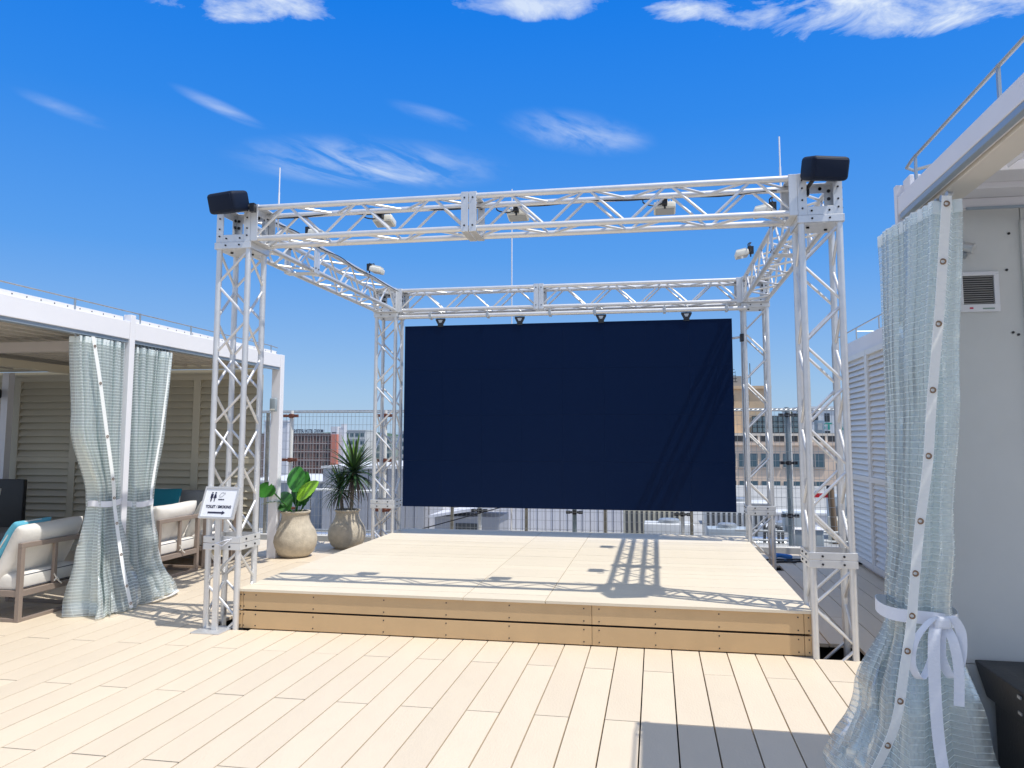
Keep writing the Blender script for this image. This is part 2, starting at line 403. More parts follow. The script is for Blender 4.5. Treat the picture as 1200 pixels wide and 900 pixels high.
towers = {}
for key, (tx, ty) in {'FL': (0, 0), 'FR': (W_ - A, 0), 'RL': (0, D_ - A), 'RR': (W_ - A, D_ - A)}.items():
    front = key[0] == 'F'
    x, y = X0 + tx, Y0 + ty
    T = empty('truss_tower', Vector((x + A / 2, y + A / 2, 0)) - FO); T.parent = frame; towers[key] = T
    c = Vector((x + A / 2, y + A / 2, 0))
    lattice(T, (0, 0, -.18), (0, 0, 1), (1, 0, 0), (0, 1, 0), .18 + .613, 3, start=0, joined=not front)
    lattice(T, (0, 0, .715), (0, 0, 1), (1, 0, 0), (0, 1, 0), 2.318, 8, start=1, joined=not front)
    q = MB(); plate_ring(q, -A / 2, -A / 2, .612, .663); plate_ring(q, -A / 2, -A / 2, .667, .717)
    q.build('joint_collar', alu_pl, T, bevel=.003)
    q = MB()
    for s in (-1, 1):
        for z in (.637, .692):
            bolts_on(q, [(s * .07, -A / 2 - .008, z)], (0, -1, 0)); bolts_on(q, [(A / 2 + .008, s * .07, z)], (1, 0, 0)); bolts_on(q, [(-A / 2 - .008, s * .07, z)], (-1, 0, 0))
    q.build('bolts', blackish, T, kind='stuff')
    # top flange and corner block
    q = MB(); plate_ring(q, -A / 2, -A / 2, ZJ - .0556, ZJ - .002)
    q.box(-A / 2, A / 2, -A / 2, A / 2, ZJ - .060, ZJ - .0556); q.build('top_flange', alu_pl, T, bevel=.003)
    K = MB(); wf = .062; t = .008; hA = A / 2; z0, z1 = ZJ, ZJ + HB
    for s in (-1, 1):
        for ax in 'xy':
            for (a0, a1, b0, b1) in ((-hA, -hA + wf, z0, z1), (hA - wf, hA, z0, z1), (-hA + wf, hA - wf, z0, z0 + wf), (-hA + wf, hA - wf, z1 - wf, z1)):
                lo, hi = (s * hA - (t if s > 0 else 0), s * hA + (0 if s > 0 else t))
                if ax == 'y': K.box(a0, a1, lo, hi, b0, b1)
                else:
                    a0c = a0 + (t + .001 if a0 == -hA else 0); a1c = a1 - (t + .001 if a1 == hA else 0)
                    K.box(lo + .0007 * s, hi + .0007 * s, a0c, a1c, b0, b1)
    for s, zz in ((-1, z0), (1, z1)):
        lo, hi = (zz, zz + t) if s < 0 else (zz - t, zz)
        lo += -.0006 * s; hi += -.0006 * s
        for (a0, a1, b0, b1) in ((-hA + t, hA - t, -hA + t, -hA + wf), (-hA + t, hA - t, hA - wf, hA - t), (-hA + t, -hA + wf, -hA + wf, hA - wf), (hA - wf, hA - t, -hA + wf, hA - wf)):
            K.box(a0, a1, b0, b1, lo, hi)
    K.build('corner_block', alu_pl, T, bevel=.002)
    q = MB()
    for s in (-1, 1):
        for zz in (z0 + .05, z0 + .11, z1 - .11, z1 - .05):
            bolts_on(q, [(s * (hA - .03), -hA, zz)], (0, -1, 0), .007); bolts_on(q, [(s * (hA - .03), hA - t, zz)], (0, -1, 0), .013)
            bolts_on(q, [(hA, s * (hA - .03), zz)], (1, 0, 0), .007); bolts_on(q, [(-hA, s * (hA - .03), zz)], (-1, 0, 0), .007)
            bolts_on(q, [(-hA + t, s * (hA - .035), zz)], (1, 0, 0), .013)
        for xx in (-.06, .06):
            bolts_on(q, [(xx, -hA, z0 + .03), (xx, -hA - .008, z0 - .028)], (0, -1, 0), .007)
            bolts_on(q, [(xx, hA - t, z1 - .03)], (0, -1, 0), .013)
            bolts_on(q, [(s * .07, s * .07 * .6, ZJ - .062)], (0, 0, -1), .012)
    q.build('bolts', blackish, T, kind='stuff')
def beam(name, p0, ax, u, secs, joined, lab=None):
    Bm = empty(name, Vector(p0) - FO); Bm.parent = frame
    ax = Vector(ax); u = Vector(u); hA = A / 2
    s0 = 0
    for i, (l, npn, st) in enumerate(secs):
        lattice(Bm, ax * s0, ax, u, (0, 0, 1), l, npn, start=st, joined=joined)
        s0 += l
        if i < len(secs) - 1:
            q = MB(); h = hA + .006; t = .008
            mt = Matrix.Translation(ax * (s0)) @ Matrix(((ax.x, u.x, 0, 0), (ax.y, u.y, 0, 0), (0, 0, 1, 0), (0, 0, 0, 1)))
            for off in (-.062, .002):
                q.box(off, off + .058, -h, -h + t, -h, h, mt); q.box(off, off + .058, h - t, h, -h, h, mt)
                q.box(off, off + .058, -h + t, h - t, -h, -h + t, mt); q.box(off, off + .058, -h + t, h - t, h - t, h, mt)
            q.build('joint_plate', alu_pl, Bm, bevel=.002)
            q = MB()
            for off in (-.034, .031):
                for zz in (-.11, .11):
                    for sd in (-1, 1): 
                        a_ = mt @ Vector((off, sd * h, zz)); q.tube(a_, a_ + u * sd * .006, .007, 8); a_ = mt @ Vector((off, sd * (h - t), zz)); q.tube(a_, a_ - u * sd * .02, .012, 8)
            q.build('bolts', blackish, Bm, kind='stuff')
    # end plates
    for off in (0.0, s0 - .062):
        q = MB(); h = hA; t = .007
        mt = Matrix.Translation(ax * off) @ Matrix(((ax.x, u.x, 0, 0), (ax.y, u.y, 0, 0), (0, 0, 1, 0), (0, 0, 0, 1)))
        q.box(.002, .06, -h - .003, -h + t, -h, h, mt); q.box(.002, .06, h - t, h + .003, -h, h, mt)
        q.box(.002, .06, -h + t, h - t, -h - .003, -h + t, mt); q.box(.002, .06, -h + t, h - t, h - t, h + .003, mt)
        q.build('end_plate', alu_pl, Bm, bevel=.002)
    return Bm
zc_ = ZJ + HB / 2
beam('front_beam', (X0 + A, Y0 + A / 2, zc_), (1, 0, 0), (0, 1, 0), [(1.83, 6, 1), (W_ - 2 * A - 1.83, 8, 1)], False)
beam('rear_beam', (X0 + A, Y0 + D_ - A / 2, zc_), (1, 0, 0), (0, 1, 0), [(1.83, 6, 1), (W_ - 2 * A - 1.83, 8, 1)], True)
beam('side_beam', (X0 + A / 2, Y0 + A, zc_), (0, 1, 0), (-1, 0, 0), [(.97, 3, 1), (D_ - 2 * A - .97, 8, 1)], True)
beam('side_beam', (X0 + W_ - A / 2, Y0 + A, zc_), (0, 1, 0), (-1, 0, 0), [(.97, 3, 1), (D_ - 2 * A - .97, 8, 1)], True)

# ------------------------------------------------------------------ LED wall
LY = 9.40
led = empty('led_screen', (-1.098, LY, .645), label='huge dark navy LED video wall hanging from the rear truss beam', cat='led screen')
cw, ch = 4.008 / 8, 2.252 / 4
cab = MB(); cab.box(0.0003, cw - .0003, 0, .012, .0003, ch - .0003); cab.cur = 1; cab.box(.001, cw - .001, .012, .075, .001, ch - .001)
cabm = cab.mesh('led_panel', [led_m, black_m])
for i in range(8):
    for j in range(4):
        inst('led_panel', cabm, led, (-2.004 + i * cw, rnd.uniform(-.00015, .00015), j * ch))
b = MB(); b.box(-2.0, 2.0, .076, .085, .004, 2.248); b.build('back_board', led_m, led)
b = MB()
for x in (-1.9, -.95, 0, .95, 1.9): b.box(x - .02, x + .02, .0855, .11, .02, 2.23)
for z in (.3, 1.1, 1.95): b.box(-1.98, 1.98, .111, .14, z, z + .04)
b.build('rear_rack', blackish, led)
# hanging pipe and clamps
pipe = empty('hanging_pipe', (-1.05, 9.40, 3.05), label='horizontal silver pipe clamped along the bottom of the rear truss beam above the screen', cat='pipe')
rod('tube', pipe, (-2.13, 0, -.035), (2.13, 0, -.035), .026, alu, 14)
for x in (-1.72, -.98, -.2, .35, 1.18, 1.9):
    q = MB(); q.box(x - .016, x + .016, -.032, .075, -.068, .0); q.tube((x, -.02, -.03), (x, -.02, .025), .008, 6)
    q.build('coupler', steel, pipe, bevel=.004)
for i, x in enumerate((-2.635, -1.625, -.625, .385)):
    h = empty('screen_hanger', (x, 9.395, 2.995), label=['black triangular hanger clamp above the left end of the dark screen', 'black triangular hanger clamp second from left above the screen', 'black triangular hanger clamp third from left above the screen', 'black triangular hanger clamp above the right end of the dark screen'][i], cat='hanger', group='black clamps the screen hangs from')
    q = MB()
    q.prism([(-.062, -.012), (.062, -.012), (.062, -.032), (.030, -.095), (-.030, -.095), (-.062, -.032)][::-1], -.012, .012); q.build('clamp_body', black_m, h, bevel=.003)
    q = MB(); q.prism([(-.03, -.03), (.03, -.03), (.014, -.065), (-.014, -.065)][::-1], -.0135, -.012); q.build('cutout', steel, h)
    q = MB(); q.path([(0, 0, -.014), (0, 0, .01), (.016, 0, .025), (.016, 0, .055), (0, 0, .07), (-.016, 0, .055), (-.016, 0, .025), (0, 0, .01)], .006); q.build('shackle', steel, h, smooth=True)
    q = MB(); q.box(-.035, .035, -.01, .01, -.115, -.092); q.build('foot', black_m, h)
b = empty('screen_brace', (.93, 9.42, 2.66), label='short silver brace pipe tying the right edge of the screen to the tower', cat='brace')
rod('tube', b, (-.1, .06, 0), (.13, .06, .03), .014, alu); q = MB(); q.box(.07, .11, .02, .1, -.03, .06); q.build('clamp', blackish, b, bevel=.005)

# ------------------------------------------------------------------ speakers
def rbox(name, m, sx, sy, sz, r, parent, loc=(0, 0, 0), seg=3):
    bm = bmesh.new(); bmesh.ops.create_cube(bm, size=1)
    for v in bm.verts: v.co = Vector((v.co.x * sx, v.co.y * sy, v.co.z * sz))
    bmesh.ops.bevel(bm, geom=bm.edges[:] + bm.verts[:], offset=r, segments=seg, affect='EDGES', profile=.5)
    me = bpy.data.meshes.new(name); bm.to_mesh(me); bm.free(); me.materials.append(m)
    me.polygons.foreach_set('use_smooth', [True] * len(me.polygons))
    try: me.set_sharp_from_angle(angle=R(50))
    except Exception: pass
    return inst(name, me, parent, loc)
for (loc, rz, lab, arm) in (((-3.365, 5.64, 3.385), R(-14), 'black rounded loudspeaker on the left front truss corner', (.18, .06, -.03)), ((1.20, 5.64, 3.385), R(16), 'black rounded loudspeaker on the right front truss corner', (-.10, .16, -.10))):
    s = empty('loudspeaker', loc, 0, label=lab, cat='loudspeaker', group='loudspeakers on the truss corners')
    c = rbox('cabinet', spk_m, .275, .20, .165, .030, s); c.rotation_euler = (R(17), 0, rz)
    g = rbox('grille', spk_m, .235, .012, .125, .005, s, Matrix.Rotation(rz, 3, 'Z') @ (Matrix.Rotation(R(17), 3, 'X') @ Vector((0, -.099, 0)))); g.rotation_euler = (R(17), 0, rz)
    q = MB(); q.tube((arm[0] * .5, arm[1] * .5, arm[2] * .3), arm, .014); q.box(arm[0] - .02, arm[0] + .02, arm[1] - .02, arm[1] + .02, arm[2] - .04, arm[2] + .03); q.build('bracket', black_m, s)

# ------------------------------------------------------------------ floodlights
def floodlight(loc, rz, tilt, lab, cable=True):
    f = empty('floodlight', loc, rz, label=lab, cat='floodlight', group='small white floodlights on the truss')
    c = rbox('casing', lamp_white, .17, .13, .055, .010, f, (0, -.09, -.05)); c.rotation_euler = (R(tilt), 0, 0)
    m = Matrix.Rotation(R(tilt), 3, 'X')
    q = MB(); 
    for i in range(7): q.box(-.066 + i * .02, -.060 + i * .02, -.05, .05, .027, .045)
    o = q.build('cooling_fins', lamp_white, f, loc=(0, -.09, -.05)); o.rotation_euler = (R(tilt), 0, 0)
    q = MB(); q.box(-.072, .072, -.054, .054, -.0305, -.026); o = q.build('lens', mat('lamp_lens', (.35, .36, .36), .15), f, loc=(0, -.09, -.05)); o.rotation_euler = (R(tilt), 0, 0)
    q = MB(); q.box(-.02, .02, -.03, .03, -.05, .03); q.tube((0, -.06, -.05), (0, .02, .0), .010); q.tube((0, 0, -.08), (0, 0, .04), .008); q.build('clamp', black_m, f, bevel=.004)
    if cable:
        q = MB(); pts = []
        for k in range(22):
            t = k / 21 * 2 * math.pi * 1.05; pts.append((.085 + .085 * math.cos(t + 2.6), -.02 + .01 * math.sin(3 * t), .0 + .045 * math.sin(t + 2.6)))
        q.path(pts, .006); q.build('cable', black_m, f, smooth=True)
yb = Y0 + A + .03
q = MB(); q.path([(x, Y0 + A - .03 + .012 * math.sin(x * 5), 3.352 + .008 * math.sin(x * 9)) for x in [-3.2 + .07 * k for k in range(60)]], .0055, 5)
q.build('power_cable', black_m, smooth=True, label='thin black power cable strapped along the rear top tube of the front truss beam', cat='cable')
q = MB(); q.path([(-3.20 + .01 * math.sin(y * 7), y, 3.352 + .010 * math.sin(y * 6)) for y in [6.1 + .07 * k for k in range(48)]], .0055, 5)
q.build('power_cable', black_m, smooth=True, label='thin black power cable strapped along the left side truss beam', cat='cable')
FLo = [((-2.23, yb, 3.37), 0, 12, 'white floodlight with cable loop on the front truss beam left of its joint plate'),
       ((-1.08, yb, 3.365), 0, 12, 'white floodlight on the front truss beam just right of its joint plate'),
       ((.10, yb, 3.36), 0, 12, 'white floodlight on the front truss beam nearest the right corner')]
for a in FLo: floodlight((a[0][0], a[0][1] - .01, a[0][2]), math.pi, a[2], a[3])
floodlight((-3.19, 8.35, 3.445), R(90), 12, 'white floodlight on the left side truss nearer the screen')
floodlight((-3.19, 6.75, 3.445), R(90), 12, 'white floodlight on the left side truss nearer the front corner')
floodlight((1.00, 8.25, 3.445), R(-90), 12, 'white floodlight on the right side truss nearer the screen')
floodlight((1.00, 6.70, 3.445), R(-90), 12, 'white floodlight on the right side truss nearer the front corner')
for (x, y, z0, z1, lab, r) in ((-3.135, 6.04, 3.25, 3.80, 'thin white lightning rod rising from the left end of the front truss', .0075), (.965, 6.04, 3.2, 3.79, 'thin white lightning rod rising from the right end of the front truss', .0075), (-2.03, 11.05, -.2, 5.15, 'tall thin white mast standing behind the middle of the screen', .012)):
    q = MB(); q.tube((0, 0, 0), (0, 0, (z1 - z0) * .6), r, 8); q.tube((0, 0, (z1 - z0) * .6), (0, 0, z1 - z0), r * .75, 8)
    q.build('lightning_rod' if r < .01 else 'mast', white_p, loc=(x, y, z0), smooth=True, label=lab, cat='rod')

# ------------------------------------------------------------------ louvre walls
def louvre_panel(parent, wd, ht, pitch, dep, msl, mfr, mtx, rails=(), st=.05):
    q = MB(); q.box(0, st, -.03, .03, 0, ht, mtx); q.box(wd - st, wd, -.03, .03, 0, ht, mtx)
    zs = [0] + list(rails) + [ht - .06]
    for z in zs: q.box(st, wd - st, -.029, .029, z, z + .06, mtx)
    q.box(st, wd - st, .020, .026, .06, ht - .06, mtx)
    q.build('panel_frame', mfr, parent)
    for a, b_ in zip(zs[:-1], zs[1:]):
        a += .06; n = max(1, round((b_ - a) / pitch)); pt = (b_ - a) / n; s = MB(); l = wd - 2 * st - .004; h = pt / 2
        s.add([(0, .012, h), (l, .012, h), (l, -.004 - dep, -h * .86), (0, -.004 - dep, -h * .86), (0, .019, h), (l, .019, h), (l, .006 - dep, -h), (0, .006 - dep, -h)], [(0, 1, 2, 3), (7, 6, 5, 4), (0, 3, 7, 4), (1, 5, 6, 2), (0, 4, 5, 1), (3, 2, 6, 7)])
        sm = s.mesh('slat', msl)
        for k in range(n): inst('slat', sm, parent, mtx=mtx @ Matrix.Translation((st + .002, 0, a + (k + .5) * pt)))
lw = empty('louvre_wall', (-5, 9.3, 0), label='long shaded beige louvre wall at the back of the left pergola', cat='wall')
for i in range(5):
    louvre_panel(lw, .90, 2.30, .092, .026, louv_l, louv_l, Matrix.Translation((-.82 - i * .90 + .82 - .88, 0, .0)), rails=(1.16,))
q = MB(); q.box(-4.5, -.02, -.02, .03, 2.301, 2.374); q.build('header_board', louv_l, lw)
rw = empty('louvre_wall', (2.35, 5.45, 0), label='white louvre wall on the right side behind the right front tower', cat='wall')
rot = Matrix.Rotation(R(-90), 4, 'Z')
for i in range(5):
    louvre_panel(rw, .94, 2.42, .064, .014, louv_r, louv_r, Matrix.Translation((0, .95 * (i + 1) - .003, .06)) @ rot, rails=(.95,), st=.045)
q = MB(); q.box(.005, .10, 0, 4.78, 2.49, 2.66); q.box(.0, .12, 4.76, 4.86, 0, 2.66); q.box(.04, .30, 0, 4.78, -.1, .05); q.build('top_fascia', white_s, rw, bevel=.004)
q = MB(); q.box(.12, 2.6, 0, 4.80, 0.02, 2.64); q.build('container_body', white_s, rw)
q = MB()
for (a, b_) in (((-.0, 3.3, 2.66), (-.0, 3.3, 2.78)), ((0, 4.25, 2.66), (0, 4.25, 2.79)), ((0, 5.55, -.1), (0, 5.55, 1.9)), ((0, 5.55, 1.9), (0, 5.55, 2.6))): q.tube(a, b_, .008, 6)
q.path([(0, 1.0, 2.79), (0, 3.3, 2.79), (0, 5.35, 2.79), (0, 5.5, 2.77), (0, 5.55, 2.70), (0, 5.55, 2.55)], .008)
q.path([(0, 4.25, 2.75), (.5, 4.3, 2.75)], .006)
q.build('wire_rail', steel, rw, smooth=True)

# ------------------------------------------------------------------ left pergola
PX = -4.66
pg = empty('pergola', (-4.72, 6.3, 0), label='white flat roofed pergola sheltering the lounge seats on the left', cat='pergola')
def pp(mb, name, m, **k): return mb.build(name, m, pg, loc=-Vector(pg.location), **k)
for (ya, yb) in ((1.5, 6.258), (6.332, 9.155)):
    q = MB(); q.box(PX - .10, PX, ya, yb, 2.375, 2.535); pp(q, 'fascia_beam', white_p, bevel=.004)
    q = MB(); q.box(PX - .085, PX - .012, ya, yb, 2.345, 2.374); pp(q, 'curtain_track', greyblue)
    q = MB(); q.box(PX - .05, PX - .03, ya + .02, yb - .06, 2.536, 2.575); pp(q, 'roof_flange', white_p)
    q = MB(); y = ya + .1
    while y < yb - .05: q.tube((PX - .031, y, 2.556), (PX - .028, y, 2.556), .006, 6); y += .14
    pp(q, 'screws', blackish, kind='stuff')
q = MB(); q.box(PX - .072, PX + .004, 6.260, 6.330, 0, 2.60); pp(q, 'post', white_p, bevel=.004)
q = MB(); q.box(PX - .115, PX + .002, 9.158, 9.26, 0, 2.54); pp(q, 'post', white_p, bevel=.004)
q = MB(); q.box(-9.6, -9.5, 9.158, 9.26, 0, 2.54); pp(q, 'post', white_p, bevel=.004)
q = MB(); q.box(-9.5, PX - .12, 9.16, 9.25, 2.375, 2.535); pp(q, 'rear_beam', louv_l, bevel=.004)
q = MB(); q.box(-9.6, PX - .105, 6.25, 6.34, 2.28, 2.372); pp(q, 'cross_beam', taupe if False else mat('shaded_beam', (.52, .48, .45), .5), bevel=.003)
q = MB(); q.box(-7.15, -7.05, 2.0, 9.15, 2.27, 2.36); pp(q, 'mid_beam', mat('cream_beam', (.60, .54, .42), .5), bevel=.003)
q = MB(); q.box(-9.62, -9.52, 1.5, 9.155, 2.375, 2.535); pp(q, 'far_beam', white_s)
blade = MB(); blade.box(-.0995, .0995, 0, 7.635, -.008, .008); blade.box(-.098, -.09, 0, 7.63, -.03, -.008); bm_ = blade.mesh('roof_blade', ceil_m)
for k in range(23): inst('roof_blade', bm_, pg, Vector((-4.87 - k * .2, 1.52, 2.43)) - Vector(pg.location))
q = MB(); q.box(-8.62, -8.52, 9.05, 9.15, 0, 2.35); pp(q, 'inner_post', white_s)
def wire_rail(name, pts, posts, lab, r=.007, down=.09):
    e = empty(name, pts[0], label=lab, cat='railing'); o = Vector(pts[0])
    q = MB(); q.path([Vector(p) - o for p in pts], r); q.build('wire', steel, e, smooth=True)
    for p in posts:
        p = Vector(p) - o; q = MB(); q.box(p.x - .005, p.x + .005, p.y - .008, p.y + .008, p.z - down, p.z + .008); q.build('post', greyblue, e)
wire_rail('wire_railing', [(PX - .03, 1.6, 2.62)] + [(PX - .03, y, 2.63) for y in (3, 5.6, 6.43, 7.24, 8.9)] + [(PX - .03, 9.12, 2.62)], [(PX - .03, y, 2.63) for y in (3.9, 4.75, 5.6, 6.43, 7.24, 8.05, 8.95)], 'thin steel wire rail along the left pergola roof edge', .006, .10)
q = empty('wall_lamp', (PX - .06, 9.14, 1.90), label='small grey lamp box on the far post of the left pergola', cat='lamp')
rbox('casing', mat('lamp_box', (.30, .36, .40), .4), .085, .05, .17, .015, q, (0, -.025, 0)); m_ = MB(); m_.box(-.03, .03, -.055, -.05, -.07, -.05); m_.build('lens', lamp_white, q)
q = empty('speaker_box', (-8.62, 8.9, 2.06), label='small dark wall speaker under the left pergola roof at the far left', cat='loudspeaker')
rbox('cabinet', black_m, .16, .18, .13, .03, q); m_ = MB(); m_.box(-.1, -.03, -.02, .02, -.02, .02); m_.build('bracket', black_m, q)

# ------------------------------------------------------------------ right pergola
RX = 1.15
rp = empty('pergola', (1.2, 3.8, 0), label='white pergola with open roof blades at the right edge behind the clear curtain', cat='pergola')
def rq(mb, name, m, **k): return mb.build(name, m, rp, loc=-Vector(rp.location), **k)
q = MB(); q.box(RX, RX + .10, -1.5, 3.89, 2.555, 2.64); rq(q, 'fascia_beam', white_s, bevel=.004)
q = MB(); q.box(RX + .002, RX + .030, -1.5, 3.87, 2.528, 2.553); rq(q, 'track_lip', greyblue, bevel=.002)
q = MB(); q.box(RX + .030, RX + .038, -1.5, 3.87, 2.530, 2.5545); rq(q, 'track_edge', white_s)
q = MB(); q.box(RX + .038, RX + .048, -1.5, 3.87, 2.540, 2.554); rq(q, 'track_slot', black_m)
q = MB(); q.box(RX + .048, RX + .16, -1.5, 3.86, 2.520, 2.553); rq(q, 'inner_beam', mat('warm_white_beam', (.70, .66, .60), .5), bevel=.003)
q = MB(); q.box(RX - .004, RX + .12, 3.892, 3.93, 2.51, 2.70); q.box(RX + .03, RX + .05, 3.80, 3.90, 2.666, 2.72); q.box(RX + .065, RX + .08, 3.80, 3.90, 2.666, 2.72); rq(q, 'end_cap', white_s, bevel=.003)
q = MB(); q.box(RX + .16, 4.8, 3.60, 3.88, 2.575, 2.70); rq(q, 'end_beam', white_s, bevel=.004)
q = MB(); q.box(RX + .16, 4.8, 3.44, 3.599, 2.60, 2.68); q.box(RX + .16, 4.8, 3.74, 3.779, 2.53, 2.5745); rq(q, 'gutter', white_s, bevel=.003)
q = MB(); q.box(RX + .24, 4.8, 3.730, 3.739, 2.520, 2.532); rq(q, 'dark_trim', greyblue)
blade = MB(); blade.box(-.050, .050, 0, 4.88, -.005, .005); blade.box(-.050, -.044, 0, 4.88, -.022, -.005); bmr = blade.mesh('roof_blade', white_p)
for k in range(33): inst('roof_blade', bmr, rp, Vector((1.385 + k * .1, -1.45, 2.64)) - Vector(rp.location), rot=(0, R(-14), 0))
wire_rail('wire_railing', [(1.33, 3.82, 2.775), (1.24, 3.93, 2.78), (1.20, 3.90, 2.785), (1.19, 3.78, 2.785), (1.19, 3.3, 2.785), (1.19, 2.7, 2.785), (1.19, 1.2, 2.785), (1.19, -.5, 2.785)], [(1.19, 3.74, 2.785), (1.19, 2.86, 2.785), (1.19, 2.0, 2.785), (1.19, 1.1, 2.785)], 'twisted steel wire rail along the right pergola roof edge', .008, .12)
gw = empty('partition_wall', (1.34, 3.86, 0), label='plain pale grey metal partition wall at the right edge', cat='wall')
O2 = Vector(gw.location)
for (xa, xb) in ((1.21, 1.668), (1.672, 2.6), (2.604, 3.6), (3.604, 4.6)):
    for (za, zb) in ((0.0, .50), (.503, 2.65)):
        q = MB(); q.box(xa, xb, 3.882 if xa < 1.66 or True else 0, 3.94, za, zb); q.build('wall_panel', wall_g, gw, loc=-O2, bevel=.002)
q = MB(); q.box(1.662, 1.70, 3.86, 3.881, .503, 2.50); q.build('cover_strip', wall_g, gw, loc=-O2, bevel=.003)
q = MB()
for (x, z) in ((1.618, 2.44), (1.600, 2.27), (1.612, 1.98), (1.634, 1.97), (1.655, 1.50), (1.66, 1.05), (1.64, .74)): q.tube((x, 3.876, z), (x, 3.882, z), .006, 8)
q.build('screws', blackish, gw, loc=-O2, kind='stuff')
v = empty('wall_vent', (1.475, 3.875, 2.17), label='square white louvred air vent on the grey partition wall', cat='vent')
q = MB(); q.box(-.09, .085, -.012, .006, .075, .093); q.box(-.09, .085, -.012, .006, -.093, -.058); q.box(-.09, -.068, -.012, .006, -.058, .075); q.box(.063, .085, -.012, .006, -.058, .075); q.build('frame', white_p, v, bevel=.002)
q = MB(); q.box(-.068, .063, .002, .006, -.058, .075); q.build('backing', black_m, v)
sl = MB(); sl.box(-.067, .062, -.008, .0, -.002, .002); slm = sl.mesh('slat', mat('vent_slat', (.30, .29, .28), .5))
for k in range(13): inst('slat', slm, v, (0, 0, -.053 + k * .0102))
q = MB(); q.box(-.045, -.03, -.0135, -.012, -.080, -.072); q.build('red_label', mat('red_label', (.6, .05, .12), .5), v)
q = MB(); q.box(.01, .06, -.0132, -.012, -.082, -.076); q.build('green_label', mat('green_label', (.25, .35, .3), .5), v)
s = empty('spotlight', (1.405, 3.85, 2.37), label='short silver spotlight tube on the grey partition wall above the vent', cat='lamp')
q = MB(); q.tube((-.03, .02, .025), (.04, -.03, -.008), .024, 16); q.build('tube', alu, s, smooth=True); q = MB(); q.tube((-.02, .01, -.015), (.015, -.01, -.035), .016, 12); q.tube((-.03, .03, 0), (-.03, 0, 0), .01); q.build('bracket', steel, s, smooth=True)
# black cabinet
bc = empty('black_cabinet', (1.62, 3.5, 0), label='black cabinet with overhanging lid at the bottom right corner by the curtain', cat='cabinet')
q = MB(); q.box(-.20, .26, -.38, .30, 0, .40); q.build('body', black_m, bc, bevel=.005)
q = MB(); q.add([(-.22, -.40, .38), (.28, -.40, .38), (.28, .33, .38), (-.22, .33, .38), (-.255, -.42, .53), (.30, -.42, .53), (.30, .352, .53), (-.255, .352, .53)], [(0, 3, 2, 1), (4, 5, 6, 7), (0, 1, 5, 4), (1, 2, 6, 5), (2, 3, 7, 6), (3, 0, 4, 7)]); q.build('lid', black_m, bc, bevel=.006)
q = MB(); 
for (a_, b_, c_) in ((-.258, -.1, .50), (-.258, -.1, .44), (-.25, -.02, .515)): q.box(a_, a_ + .004, b_, b_ + .03, c_, c_ + .012)
q.build('latch', steel, bc)

